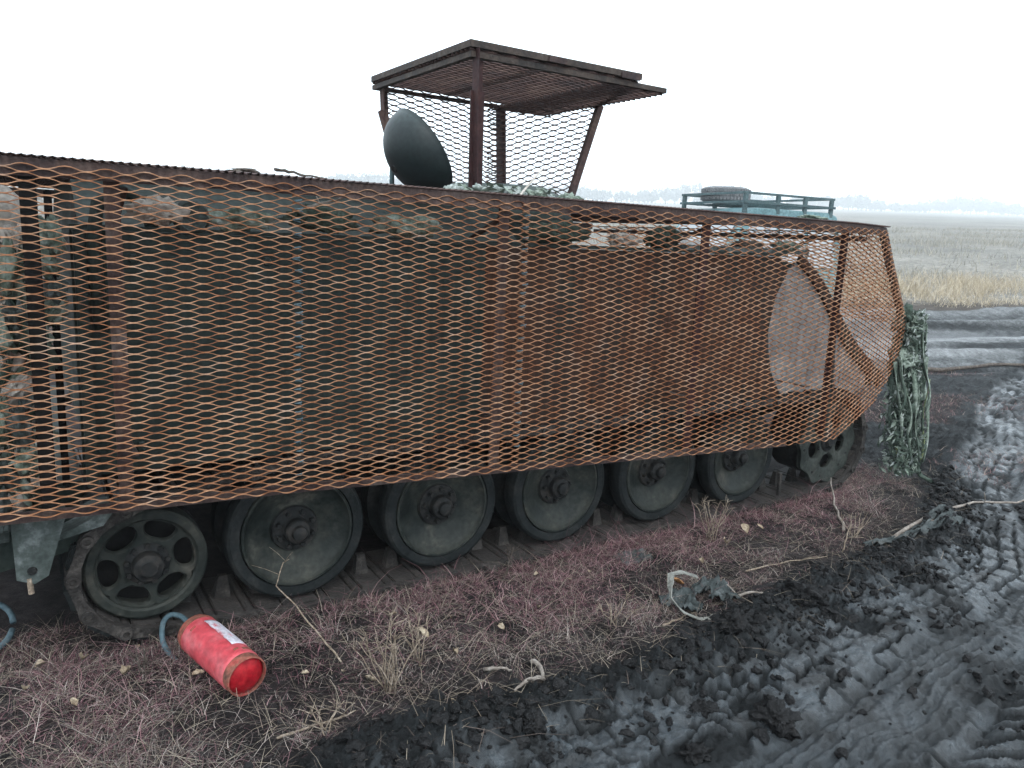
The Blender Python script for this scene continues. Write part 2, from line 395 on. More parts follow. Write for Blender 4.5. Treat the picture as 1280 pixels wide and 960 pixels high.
def ground_height(x, y, detail=True):
    z = zones(x, y)
    mud, road, field = z['mud'], z['road'], z['field']
    v = y - edge(x)
    near = np.exp(-np.maximum(np.hypot(x - 1.2, y + .8) - 4, 0) / 6)
    hgt = .03 * (fbm(x * 1.3, y * 1.3, 3, 1) - .5) + .02 * (fbm(x * 5, y * 5, 3, 2) - .5) * (1 - field)
    # berm at the edge of the wheel track, pushed up lumps of soil
    berm = np.exp(-((v + .16) / .13) ** 2) * (.0 + .10 * fbm(x * 5, y * 6, 5, 21) ** 1.6)
    hgt = hgt + np.where(x < 6, berm, 0) * mud
    lanes = sstep(-.16, -.30, v)
    hgt = hgt - .05 * mud * lanes - .022 * mud * lane_g(v, x)
    # ground pressed by tracks: ragged flat-topped pads over a low gritty floor
    wx = x + .08 * (fbm(x * 3, y * 3, 3, 30) - .5) + .035 * (fbm(x * 14, y * 14, 3, 51) - .5); wy = v + .08 * (fbm(x * 3, y * 3, 3, 31) - .5) + .035 * (fbm(x * 14, y * 14, 3, 52) - .5)
    row = np.floor(wy / .095); tx = (wx + .30 * wy) / .15 + .5 * (row % 2) + .3 * hash2(row, row * 0, 76)
    ex = np.abs(tx - np.floor(tx) - .5); ey = np.abs(wy / .095 - row - .5)
    crack = np.maximum(sstep(.40, .47, ex), sstep(.37, .45, ey))
    idv = hash2(np.floor(tx), row, 77)
    isl = fbm(wx * 4.2, wy * 7.5, 6, 54)
    pad = (1 - crack * sstep(.70, .58, isl)) * sstep(.33, .385, isl + .10 * (idv - .5))
    lump = sstep(.50, .72, fbm(x * 3.6, y * 3.6, 4, 33))
    lane2 = np.exp(-((wy + .80) / .17) ** 4)
    rib = lane2 * (.011 * sstep(.34, .50, fbm(x * 3, y * 5, 3, 58)) * np.sin(wy * 2 * PI / .05) + .010 * sstep(.3, .7, fbm(x * 5, y * 12, 3, 56)))
    bars = np.abs(((wx + .9 * (wy + 1.15)) / .10) % 1 - .5) * 2
    lane3 = sstep(-.98, -1.08, v)
    bar = lane3 * sstep(.40, .52, bars + 1.3 * (fbm(x * 8, y * 8, 4, 57) - .5)) * sstep(.36, .46, fbm(x * 3.5, y * 6, 4, 59))
    pad = np.maximum(pad * (1 - lane2) * (1 - lane3), np.maximum(lane2 * .6, bar))
    grit = .55 * (fbm(x * 26, y * 26, 3, 37) - .5) + .45 * (vnoise(x * 62, y * 62, 39) - .5)
    rid = (1 - 2 * np.abs(fbm(x * 13, y * 13, 4, 38) - .5)) ** 4
    edge_z = sstep(-.62, -.06, v)
    hgt = hgt + mud * lanes * (pad * (.030 + .010 * idv) + rib)
    hgt = hgt + mud * grit * (.012 + .030 * (1 - pad) + .05 * edge_z) + mud * rid * (.030 * edge_z + .012 * (1 - pad))
    hgt = hgt + mud * lump * .06 * fbm(x * 12, y * 12, 5, 36) * sstep(0, -.2, v) * (1 - .6 * lane2)
    # ruts along the far road
    al = .94 * x - .34 * y; d = z['d']
    rut = sum(a * np.exp(-((d - c - .12 * np.sin(al * .5)) / wd) ** 2) for c, a, wd in ((5.7, -.08, .25), (6.5, .06, .2), (7.1, -.07, .22), (8.3, -.05, .3), (9.0, .09, .22), (9.7, -.06, .25), (10.4, .14, .2)))
    hgt = hgt + road * (1.2 * rut + .16 * (fbm(al * .5, d * 3.2, 6, 41) - .5)) + z['side'] * .05 * (fbm(x * 2.5, y * 2.5, 4, 42) - .5) * 1.5
    hgt = hgt + field * (.10 * (fbm(x * .6, y * .6, 4, 43) - .5))
    weeds = (1 - mud) * (1 - road) * (1 - field)
    hgt = hgt + weeds * .012 * (fbm(x * 30, y * 30, 2, 44) - .5)
    hgt = hgt + .026 * sstep(-.035, -.08, y) * sstep(-.62, -.25, y) * sstep(-1.2, -.9, x) * sstep(4.3, 4.0, x) * (1 - mud)
    # keep the strip under the tracks flat
    under = sstep(-.07, -.035, y) * sstep(2.9, 2.7, y) * sstep(-1.3, -1.0, x) * sstep(4.6, 4.2, x)
    hgt = hgt * (1 - under) + under * (.004 * fbm(x * 20, y * 20, 2, 50) - .004)
    return ramp(x, y) + hgt, z, pad, lump, lanes, lane2, berm
def axis(lo, a, b, hi, s0, rate=.0125, far=10, rate2=.09):
    def grow(lim):
        o = []; p = 0; 
        while p < lim:
            st = s0 + rate * min(p, far) + max(0, p - far) * rate2; p += st; o.append(p)
        return np.array(o)
    mid = np.linspace(a, b, int((b - a) / s0) + 1)
    return np.concatenate([a - grow(a - lo)[::-1], mid, b + grow(hi - b)])
gx = axis(-560, -.45, 2.9, 1000, .0085)
gy = axis(-500, -2.0, -.1, 1000, .0085)
GX, GY = np.meshgrid(gx, gy)
GZ, Z, PAD, LUMP, LANES, LANE2, BERM = ground_height(GX, GY)
nx, ny = len(gx), len(gy)
ids = np.arange(nx * ny).reshape(ny, nx)
F = np.stack([ids[:-1, :-1], ids[:-1, 1:], ids[1:, 1:], ids[1:, :-1]], -1).reshape(-1, 4)
me = np_mesh('ground', np.stack([GX, GY, GZ], -1).reshape(-1, 3), F, M_ground, True)
def lerp(a, b, t): return a + (b - a) * t[..., None]
c3 = lambda *c: np.array(c, float)
soil = lerp(c3(.012, .011, .011), c3(.032, .026, .026), fbm(GX * 4, GY * 4, 4, 60)[..., :])
pad_sheen = np.clip(LANES * PAD * (1 - .8 * LUMP) * sstep(.30, .50, fbm(GX * 9, GY * 12, 5, 67)), 0, 1) * (.6 + .5 * fbm(GX * 2, GY * 2, 3, 68))   # sky sheen of the wet pressed pads put into the colour
mudc = lerp(lerp(c3(.006, .007, .0075), c3(.020, .023, .025), fbm(GX * 7, GY * 7, 5, 61)), c3(.034, .043, .050), pad_sheen)
ALONG = .94 * GX - .34 * GY
roadc = lerp(c3(.028, .030, .031), c3(.125, .13, .132), sstep(.36, .64, fbm(ALONG * .35, Z['d'] * 3.2, 6, 62)))
fieldc = lerp(c3(.10, .098, .09), c3(.21, .195, .17), fbm(GX * .35, GY * .35, 5, 63))
fieldc = lerp(fieldc * (.7 + .6 * fbm(GX * 1.6, GY * 1.6, 5, 69))[..., None], c3(.06, .05, .042) + 0 * fieldc, sstep(13.2, 11.6, Z['d']))
col = soil
rutd = np.clip(sum(a * np.exp(-((Z['d'] - c - .12 * np.sin((.94 * GX - .34 * GY) * .5)) / wd) ** 2) for c, a, wd in ((5.7, .9, .25), (7.1, .8, .22), (8.3, .6, .3), (9.7, .8, .25), (10.6, .9, .25))) * (.5 + fbm(GX * .8, GY * 2, 3, 66)), 0, 1)
roadc = lerp(roadc, c3(.030, .033, .036) + 0 * roadc, rutd)
col = lerp(col, fieldc, Z['field'])
col = lerp(col, roadc, Z['road'])
col = lerp(col, mudc, Z['mud'])
wet = np.clip(Z['mud'] * (.16 + .95 * LANES * PAD * (1 - .5 * LUMP) * (.62 + .3 * sstep(.30, .50, fbm(GX * 9, GY * 12, 5, 67)))) * (.65 + .6 * fbm(GX * 2.6, GY * 2.6, 3, 64)) + .55 * Z['road'] * sstep(.45, .6, fbm(ALONG * .35 + 9, Z['d'] * 3.0, 5, 65)), 0, 1)
ca = me.color_attributes.new('tint', 'FLOAT_COLOR', 'POINT')
ca.data.foreach_set('color', np.concatenate([col.reshape(-1, 3), np.ones((nx * ny, 1))], 1).astype(np.float32).ravel())
wa = me.attributes.new('wet', 'FLOAT', 'POINT'); wa.data.foreach_set('value', wet.astype(np.float32).ravel())
ground = tag(link('ground', me), 'dark soil, churned wet mud track, pale dirt road and fading field', 'ground', kind='structure')
def gz(x, y):
    return float(ground_height(np.array([float(x)]), np.array([float(y)]))[0][0])

# ------------------------------------------------------------------ the vehicle
veh = thing('armoured_vehicle', 'dark green tracked armoured vehicle behind a rusty expanded mesh cage', 'armoured vehicle', (0, 0, 0))
# hull
h = MB()
h.prism([(-.70, .70), (-.72, 1.50), (3.00, 1.50), (3.90, .80), (3.95, .70)], .055, 2.50)
h.prism([(-.60, .42), (-.70, .702), (3.94, .702), (3.72, .52), (3.3, .42)], .46, 2.10)
h.prism([(-.70, 1.502), (-.68, 1.712), (1.0, 1.712), (1.25, 1.502)], .40, 2.15)
h.prism([(.06, 1.503), (.40, 1.708), (.402, 1.503)], -.70, 1.10, 'x')
h.build('hull', M_green, veh)
MB().lathe([(.47, 1.50), (.47, 1.66), (.42, 1.80), (.30, 1.86), (0, 1.87)], 32, 'z', (1.55, 1.10, 0)).build('cupola', M_green, veh, autos=30)
# spaced plates on the side, hung from the hull
def plate(x0, x1, z0, z1, y, material, name, poly=None):
    p = MB(); p.prism(poly or [(x0, z0), (x0, z1), (x1, z1), (x1, z0)], y, y + .014)
    return p.build(name, material, veh)
a = plate(-.735, .845, .69, 1.53, .0, M_green, 'armour_plate'); a['label'] = 'dark green side plate'
for i, bx in enumerate((-.55, -.1, .35, .78)):
    for bz in (.78, 1.44):
        MB().lathe([(0, -.012), (.014, -.012), (.018, -.004), (.018, .001)], 6, 'y', (bx, 0, bz)).build('bolt', M_green, a)
b = plate(0, 0, 0, 0, .004, M_rustplate, 'armour_plate', [(.85, .69), (.85, 1.53), (2.80, 1.53), (2.88, 1.44), (2.80, 1.30), (2.76, 1.05), (2.80, .88), (2.9, .74), (3.0, .665)])
b['label'] = 'rust streaked side plate with rounded front edge'
for bx in (.93, 1.5, 1.9, 2.6):
    for bz in (.78, 1.44):
        MB().lathe([(0, -.012), (.014, -.012), (.018, -.004), (.018, .001)], 6, 'y', (bx, .004, bz)).build('bolt', M_rustplate, b)
MB().box((-.735, -.012, 1.532), (2.85, .075, 1.548)).build('ledge', M_green, veh)
MB().prism([(3.029, 1.505), (2.962, 1.48), (2.89, 1.42), (2.846, 1.362), (2.815, 1.27), (2.805, 1.187), (2.812, 1.08), (2.833, .973), (2.87, .86), (2.918, .787), (2.98, .71), (3.069, .664), (3.435, .655), (3.459, .844), (3.455, 1.0), (3.421, 1.132), (3.343, 1.23), (3.20, 1.36)], .036, .050).build('cheek_plate', M_cheek, veh)
MB().prism([(3.468, 1.06), (3.56, 1.01), (3.70, .92), (3.84, .80), (3.85, .70), (3.70, .66), (3.52, .66)], .038, .051).build('cheek_plate', M_cheek, veh)
arc = [(3.0, 1.53), (3.13, 1.45), (3.26, 1.345), (3.43, 1.172), (3.587, 1.021), (3.70, .935), (3.82, .855), (4.0, .735)]
gm = MB()
for (x0, z0), (x1, z1), w0, w1 in zip(arc[:-1], arc[1:], (.03, .035, .04, .045, .05, .05, .05), (.035, .04, .045, .05, .05, .05, .05)):
    d_ = Vector((x1 - x0, 0, z1 - z0)).normalized(); n_ = Vector((-d_.z, 0, d_.x))
    P = [Vector((x0, 0, z0)) - n_ * w0, Vector((x0, 0, z0)) + n_ * w0 * .6, Vector((x1, 0, z1)) + n_ * w1 * .6, Vector((x1, 0, z1)) - n_ * w1]
    gm.add([p + Vector((0, y, 0)) for y in (.012, .034) for p in P], [(0, 1, 2, 3), (7, 6, 5, 4), (0, 4, 5, 1), (1, 5, 6, 2), (2, 6, 7, 3), (3, 7, 4, 0)])
gm.build('glacis_edge', M_rustplate, veh)
MB().box((2.05, .0, 1.548), (3.05, .10, 1.575)).build('fender_rail', M_metalpale, veh)
# side lamp like brackets on the top ledge and grab handle at the hull's rear corner
g = MB(); g.tube([(-.66, -.03, 1.20), (-.67, -.04, 1.50), (-.65, -.03, 1.62), (-.58, 0, 1.67), (-.50, .02, 1.62), (-.48, .03, 1.53)], .022, 10)
g.build('grab_handle', M_green, veh, True)
MB().lathe([(0, -.03), (.05, -.03), (.06, -.015), (.06, .05), (0, .05)], 20, 'y', (-.36, -.01, 1.59)).build('tail_lamp', M_metalpale, veh, autos=40)
g = MB(); g.bar((-.71, -.02, .66), (-.71, -.02, 1.53), .035, .03); g.build('rear_edge_bar', M_green, veh)

# road wheels
def lathe_mesh(name, prof, material, n=56, autos=35, close=False): return MB().lathe(prof, n, 'y', close=close).mesh(name, material, True, autos)
tyre_p = [(.246, .045), (.252, .030), (.288, .028), (.300, .036), (.305, .050), (.305, .108), (.298, .122), (.252, .124), (.246, .11)]
disc_p = [(.2458, .112), (.2458, .036), (.243, .028), (.234, .028), (.230, .036), (.224, .046), (.205, .058), (.17, .075), (.14, .090), (.118, .098), (.108, .098), (.104, .090), (.104, .118), (.2458, .118)]
hub_p = [(0, .000), (.022, .000), (.030, .004), (.034, .012), (.034, .022), (.048, .026), (.054, .034), (.054, .068), (.060, .074), (.100, .078), (.1035, .084), (.1035, .116)]
bolt_p = [(0, .056), (.009, .056), (.012, .060), (.012, .080)]
me_tyre = lathe_mesh('tyre', tyre_p, M_rubber, close=True); me_disc = lathe_mesh('road_wheel', disc_p, M_wheel); me_hub = lathe_mesh('hub', hub_p, M_hub, 32)
me_bolt = MB().lathe(bolt_p, 6, 'y').mesh('bolt', M_hub, True, 30)
me_in = MB().lathe([(.246, .235), (.305, .235), (.305, .315), (.246, .315)], 40, 'y', close=True).lathe([(.0, .24), (.2455, .24)], 40, 'y').mesh('inner_tyre', M_rubber, True, 35)
for k in range(5):
    wl = link('road_wheel', me_disc, veh); wl.location = (.667 * k + .022, 0, .342); wl.scale = (.94, 1, .94)
    wl.rotation_euler = (0, random.uniform(0, 6), 0)
    link('tyre', me_tyre, wl); link('hub', me_hub, wl); link('inner_tyre', me_in, wl)
    for q in range(8):
        bo = link('bolt', me_bolt, wl); t = q * PI / 4; bo.location = (.080 * math.cos(t), 0, .080 * math.sin(t))
# wheel with cut-outs: built sector by sector round each opening
def holed_disc(nsec, r0, r1, rc, hole, y0, y1, rim=None, nphi=36):
    mb = MB()
    half = PI / nsec
    for s_ in range(nsec):
        rot = 2 * PI * s_ / nsec
        inner = []; outer = []
        for i in range(nphi):
            ph = 2 * PI * i / nphi; dx, dz = math.cos(ph), math.sin(ph)
            hr = hole(ph); inner.append((rc + hr * dx, hr * dz))
            lo, hi = hr, 1.0
            for _ in range(40):
                md = (lo + hi) / 2; x, z = rc + md * dx, md * dz; rr = math.hypot(x, z); th = math.atan2(z, x)
                rmax = r1 if rim is None else r1 + rim(th + rot)
                if r0 <= rr <= rmax and abs(th) <= half: lo = md
                else: hi = md
            outer.append((rc + lo * dx, lo * dz))
        def tr(p, y): c, s = math.cos(rot), math.sin(rot); return (p[0] * c - p[1] * s, y, p[0] * s + p[1] * c)
        n = nphi
        mid = [((a_[0] * .75 + b_[0] * .25), (a_[1] * .75 + b_[1] * .25)) for a_, b_ in zip(inner, outer)]
        vs = [tr(p, y0 + .010) for p in inner] + [tr(p, y0) for p in mid] + [tr(p, y0) for p in outer] + [tr(p, y1) for p in inner] + [tr(p, y1) for p in outer]
        fs = []
        for i in range(n):
            j = (i + 1) % n
            fs += [(i, j, n + j, n + i), (n + i, n + j, 2 * n + j, 2 * n + i), (i, 3 * n + i, 3 * n + j, j), (3 * n + i, 4 * n + i, 4 * n + j, 3 * n + j)]
        mb.add(vs, fs)
    return mb
def d_hole(ph):      # rounded opening, wide towards the rim
    x = math.cos(ph); z = math.sin(ph)
    a = .035 if x > 0 else .032
    b = .055 + .014 * x
    return 1 / ((abs(x) / a) ** 2.6 + (abs(z) / b) ** 2.6) ** (1 / 2.6)
idl = holed_disc(6, .075, .172, .128, d_hole, .040, .066).build('idler_wheel', M_wheel, veh, autos=35)
idl.location = (-.545, 0, .315); idl.rotation_euler = (0, R(-8), 0)
MB().lathe([(.172, .075), (.172, .030), (.180, .022), (.203, .022), (.212, .030), (.214, .06), (.214, .12), (.172, .12)], 56, 'y', close=True).build('rim', M_wheel, idl, autos=35)
MB().lathe([(0, -.022), (.028, -.022), (.036, -.014), (.050, -.010), (.056, .0), (.056, .026), (.072, .032), (.084, .044), (.084, .09)], 32, 'y').build('hub', M_hub, idl, autos=35)
for q in range(9):
    bo = link('bolt', me_bolt, idl); t = q * 2 * PI / 9; bo.location = (.070 * math.cos(t), -.034, .070 * math.sin(t))
MB().lathe([(.0, .13), (.19, .13)], 40, 'y').lathe([(.18, .22), (.214, .22), (.214, .32), (.18, .32)], 40, 'y', close=True).build('inner_rim', M_dark, idl)
M_sprocket = mat('worn sprocket paint', [(.018, .022, .020), (.032, .037, .033), (.058, .062, .055)], scale=9, fine=45, rough=(.45, .75), bump=.2)
SPX, SPZ = 3.50, .365
def tooth(th): return .014 * math.sin(th * 10) - .002
spr = holed_disc(5, .07, .282, .142, lambda ph: .052 - .006 * math.cos(2 * ph), .022, .050, tooth, 40).build('drive_sprocket', M_sprocket, veh, autos=35)
spr.location = (SPX, 0, SPZ); spr.rotation_euler = (0, R(14), 0)
MB().lathe([(0, -.01), (.035, -.01), (.042, -.004), (.046, .008), (.066, .012), (.074, .022), (.074, .06)], 32, 'y').build('hub', M_hub, spr, autos=35)
for q in range(15):
    bo = link('bolt', me_bolt, spr); t = q * 2 * PI / 15; bo.location = ((.235 if q % 3 else .088) * math.cos(t + .2), -.036, (.235 if q % 3 else .088) * math.sin(t + .2))
MB().lathe([(.0, .10), (.21, .10), (.24, .14), (.24, .30), (0, .30)], 40, 'y').build('final_drive', M_dark, spr, autos=35)
# track: a belt round the wheels made of single links
def hull2(pts):
    pts = sorted(pts)
    def half(ps):
        o = []
        for p in ps:
            while len(o) > 1 and (o[-1][0] - o[-2][0]) * (p[1] - o[-2][1]) - (o[-1][1] - o[-2][1]) * (p[0] - o[-2][0]) <= 0: o.pop()
            o.append(p)
        return o[:-1]
    return half(pts) + half(pts[::-1])
circ = [(-.545, .315, .245), (SPX, SPZ, .315)] + [(.667 * k + .022, .342, .317) for k in range(5)]
loop = hull2([(cx + r * math.cos(t), cz + r * math.sin(t)) for cx, cz, r in circ for t in np.linspace(0, 2 * PI, 180, endpoint=False)])[::-1]
loop = np.array(loop + [loop[0]]); seglen = np.hypot(*(loop[1:] - loop[:-1]).T); cum = np.concatenate([[0], np.cumsum(seglen)])
nl = int(round(cum[-1] / .152)); pins = np.stack([np.interp(np.arange(nl) * cum[-1] / nl, cum, loop[:, i]) for i in (0, 1)], 1)
lm = MB(); p_ = .152
def capsule(t0, t1, r, bulge, y0, y1):
    poly = [(t0 + r * math.cos(a), r * math.sin(a)) for a in np.linspace(PI / 2, 3 * PI / 2, 8)] 
    poly += [((t0 + t1) / 2 - .025, -r * .45), ((t0 + t1) / 2 + .025, -r * .45)]
    poly += [(t1 + r * math.cos(a), r * math.sin(a)) for a in np.linspace(-PI / 2, PI / 2, 8)]
    poly += [((t0 + t1) / 2 + .03, r * .50 + bulge), ((t0 + t1) / 2 - .03, r * .50 + bulge)]
    return poly
lm.prism(capsule(.004, p_ - .004, .027, .010, 0, 0), -.030, -.006)
lm.box((.024, -.004, -.015), (p_ - .024, .375, .014), .004)
lm.box((.020, .0, .010), (.048, .372, .030), .004)
lm.lathe([(0.012, -.040), (.021, -.040), (.021, -.028)], 14, 'y')
lm.lathe([(0.012, -.040), (.012, -.018), (0, -.018)], 14, 'y')
lm.lathe([(.021, .0), (.021, .37)], 10, 'y')
me_link = lm.mesh('track_link', M_track, autos=35)
me_pad = MB().box((.034, -.022, .008), (.128, .365, .040), .007).mesh('track_pad', M_rubber)
hn = MB(); hn.add([(.045, .155, -.012), (.110, .155, -.012), (.110, .205, -.012), (.045, .205, -.012), (.060, .168, -.105), (.095, .168, -.105), (.095, .192, -.105), (.060, .192, -.105)],
                  [(0, 3, 2, 1), (4, 5, 6, 7), (0, 1, 5, 4), (1, 2, 6, 5), (2, 3, 7, 6), (3, 0, 4, 7)])
me_horn = hn.mesh('guide_horn', M_track)
far = MB()
for i in range(nl):
    p0 = pins[i]; p1 = pins[(i + 1) % nl]; t = p1 - p0; L_ = np.hypot(*t); t = t / L_
    mw = Matrix(((t[0], 0, -t[1], p0[0]), (0, 1, 0, 0), (t[1], 0, t[0], p0[1]), (0, 0, 0, 1)))
    # outward is the side away from the wheels
    k = link('track_link', me_link, veh); k.matrix_local = mw
    k.location.y = random.uniform(-.006, .006)
    link('track_pad', me_pad, k); link('guide_horn', me_horn, k)
    b0 = [mw @ Vector(q) + Vector((0, 2.16, 0)) for q in ((.01, 0, -.02), (.14, 0, -.02), (.14, .38, -.02), (.01, .38, -.02), (.01, 0, .035), (.14, 0, .035), (.14, .38, .035), (.01, .38, .035))]
    far.add(b0, [(0, 3, 2, 1), (4, 5, 6, 7), (0, 1, 5, 4), (1, 2, 6, 5), (2, 3, 7, 6), (3, 0, 4, 7)])
for k in range(5): far.lathe([(0, 2.2), (.305, 2.2), (.305, 2.5), (0, 2.5)], 24, 'y', (.667 * k, 0, .36))
fo = far.build('far_running_gear', M_track, veh)
# rear step brackets
MB().box((-.79, .30, .55), (-.765, .34, 1.66), .006).build('rear_post', M_dark, veh)
br = MB().prism([(-.955, .62), (-.95, .40), (-.90, .378), (-.86, .40), (-.80, .60), (-.80, .63)], -.12, -.105).build('mudguard_bracket', M_metalpale, veh)
MB().tube([(-.915, -.115, .40), (-.912, -.115, .345)], .009, 8).build('pin', M_straw, br)
MB().lathe([(0, -.128), (.012, -.128), (.016, -.118)], 12, 'y', (-.905, 0, .425)).build('bolt', M_hub, br)
MB().prism([(-.845, .50), (-.835, .515), (-.70, .575), (-.66, .575), (-.69, .535)], -.09, .10).build('step_plate', M_metalpale, veh)
MB().bar((-1.25, .06, .40), (-.70, .06, .50), .10, .12).build('rear_beam', M_green, veh)
MB().box((-1.3, .0, .49), (-.96, .25, .53), .004).build('step_plate', M_metalpale, veh)
MB().box((-1.24, .3, .36), (-.72, 2.3, .58), .01).build('rear_crossbeam', M_green, veh)
# small bits in the tracks
MB().bar((3.06, .03, .20), (3.07, .03, .05), .02, .02).build('stop_bracket', M_track, veh)

# ---- the mesh cage
cage = link('side_cage', None, veh)
DY = -.25; FOLD = 3.06; TH = R(13); TOP = 1.715
def bottom(u): return np.interp(u, [-1.6, -.97, -.06, .87, 2.0, 2.8, 3.2, 4.4], [.665, .645, .615, .572, .510, .482, .47, .44])
def bulge(u, v): return .012 * np.sin(u * 2.1 + 1) * np.sin(v * 2.7) + .010 * (fbm(u * 1.5 + 5, v * 1.5, 2, 70) - .5) + sum(a_ * np.exp(-((u - cu) / .16) ** 2 - ((v - cv) / .12) ** 2) for cu, cv, a_ in ((-.4, 1.0, -.022), (.3, 1.35, .016), (.62, .85, -.024), (1.3, 1.2, .020), (1.7, .8, -.026), (2.4, 1.3, -.02), (2.6, .75, .022)))
def side_f(off, ph=0):
    def f(u, v, n):
        t = v                                                       # 0 top .. 1.1 down
        z = TOP - t / 1.1 * (TOP - bottom(u))
        dy = n - off + bulge(u, z) * np.clip((TOP - z) * 3, 0, 1)
        du = np.maximum(u - FOLD, 0)
        x = np.minimum(u, FOLD) + du * math.cos(TH) + dy * math.sin(TH) * (u > FOLD)
        y = DY + du * math.sin(TH) - dy * np.where(u > FOLD, math.cos(TH), 1)
        return x, y, z
    return f
PROF = np.array([(2.6, .40), (3.167, .470), (3.40, .525), (3.772, .612), (4.014, .747), (4.225, .92), (4.269, 1.084), (4.048, 1.308), (3.828, 1.515), (3.638, 1.707), (3.638, 1.76), (2.6, 1.8)])
def inside(x, y, poly):
    c = np.zeros(np.shape(x), bool); n = len(poly)
    for i in range(n):
        x0, y0 = poly[i]; x1, y1 = poly[(i + 1) % n]
        c ^= ((y0 > y) != (y1 > y)) & (x < (x1 - x0) * (y - y0) / (y1 - y0 + 1e-12) + x0)
    return c
def keep_front(u, v):
    z = TOP - v / 1.1 * (TOP - bottom(u))
    return (u < 2.7) | inside(u, z, PROF)
for (u0, u1, off, ph, lab, thk) in ((-1.75, -.045, .0, .0, 'rear', .0023), (-.075, .905, .008, .13, 'middle', .0020), (.862, 4.32, .0, .41, 'front', .0018)):
    V_, F_ = strands_sheet(side_f(off), u0, u1, 0, 1.1, tilt=-.10, seg=8, thick=thk, depth=.0095 if thk > .0018 else .0075, keep=keep_front, jit=.35, phase=ph)
    o = link('mesh_panel', np_mesh('mesh_panel', V_, F_, M_mesh), cage); o['label'] = '%s panel of the side mesh' % lab
# far side, front and roof strips
def far_f(u, v, n): return u, 2.78 + n, 1.70 - v
V_, F_ = strands_sheet(far_f, -1.75, 3.6, 0, 1.1, seg=6, swd=.034, depth=.008, thick=.0018, jit=.2)
link('mesh_panel', np_mesh('mesh_panel', V_, F_, M_mesh3), cage)['label'] = 'far side mesh'
def fold(u, z, d=0.0):
    du = max(u - FOLD, 0); return Vector((min(u, FOLD) + du * math.cos(TH) + d * math.sin(TH), DY + du * math.sin(TH) - d * math.cos(TH), z))
fa = fold(3.638, 1.70); fb = fold(4.25, 1.10)
dn = (fb - fa); fl = dn.length; dn.normalize()
def front_f(u, v, n): return fa.x + dn.x * v + .62 * n, fa.y + u + dn.y * v, fa.z + dn.z * v + .78 * n
V_, F_ = strands_sheet(front_f, 0, 2.75, 0, fl, seg=6, swd=.034, depth=.007, thick=.0018, jit=.2)
link('mesh_panel', np_mesh('mesh_panel', V_, F_, M_mesh3), cage)['label'] = 'front mesh'
def roof_f(u, v, n): return v, -.262 + u, 1.738 + n + 0 * u
V_, F_ = strands_sheet(roof_f, 0, .55, -1.7, 3.62, seg=8, depth=.011, tilt=1.1, jit=.3, keep=lambda u, v: u - .262 > DY - .015 + np.maximum(v - FOLD, 0) * .231)
link('mesh_panel', np_mesh('mesh_panel', V_, F_, M_mesh2), cage)['label'] = 'narrow roof mesh over the near side'
def roof_f2(u, v, n): return v, .30 + u, 1.736 + n + 0 * u
V_, F_ = strands_sheet(roof_f2, 0, 2.48, -1.7, 3.62, seg=6, swd=.03, depth=.014, tilt=1.1, thick=.004, jit=.3, keep=lambda u, v: np.hypot(u + .30 - 1.1, v - 1.55) > .52)
link('mesh_panel', np_mesh('mesh_panel', V_, F_, M_mesh2), cage)['label'] = 'wide roof mesh over the deck'
MB().box((-1.75, DY + .010, 1.680), (3.05, DY + .016, 1.732)).box((-1.75, DY + .016, 1.726), (3.05, DY + .062, 1.732)).build('top_rail', M_frame, cage)
f0, f1_ = fold(3.055, 1.685, -.016), fold(3.64, 1.685, -.016)
MB().bar(f0 + Vector((0, 0, .024)), f1_ + Vector((0, 0, .024)), .006, .048).build('top_rail', M_frame, cage)
MB().box((-1.75, 2.75, 1.675), (3.6, 2.76, 1.725)).build('top_rail', M_frame, cage)
MB().bar((3.62, -.1, 1.70), (3.62, 2.75, 1.70), .04, .006).build('top_rail', M_frame, cage)
bb = MB()
for x0, x1 in ((-1.75, -.06), (-.06, .87), (.87, 2.75)):
    bb.bar((x0, DY + .030, float(bottom(x0)) + .006), (x1, DY + .030, float(bottom(x1)) + .006), .006, .035)
bb.build('bottom_rail', M_frame, cage)
pr = [(u, z) for u, z in PROF[1:10]]
for (p, q) in zip(pr[5:-1], pr[6:]):
    MB().angle(fold(*p, -.02), fold(*q, -.02), .035, .006, (0, 0, 1)).build('front_edge_bar', M_frame, cage)
posts = [(-1.30, .035, M_frame, 'post'), (-.845, .045, M_dark, 'post'), (-.625, .045, M_frame, 'post'), (.80, .05, M_frame, 'post'), (1.965, .055, M_maroon, 'post')]
for x, wd, mt, nm in posts:
    zb = float(bottom(x)) + .02
    MB().box((x - wd / 2, DY + .040, zb), (x + wd / 2, DY + .046, 1.69)).box((x + wd / 2 - .006, DY + .046, zb), (x + wd / 2, DY + .085, 1.69)).build(nm, mt, cage)
a0, a1 = fold(3.075, 1.69, -.035), fold(3.075, .49, -.035)
MB().bar(a0, a1, .045, .008, (1, 0, 0)).build('post', M_maroon, cage)
for x in (-.625, .80, 1.965, 2.9):
    MB().bar((x + .03, DY + .06, 1.665), (x + .03, .10, 1.56), .035, .006).build('brace', M_frame, cage)
    MB().bar((x + .03, DY + .06, .80), (x + .03, .02, .80), .03, .006).build('brace', M_frame, cage)
MB().bar((3.62, .02, 1.66), (3.62, 2.74, 1.66), .03, .03).build('brace', M_frame, cage)
for x in (-1.2, .2, 1.5, 2.7):
    MB().box((x, 2.70, .62), (x + .05, 2.706, 1.69)).build('post', M_frame, cage)
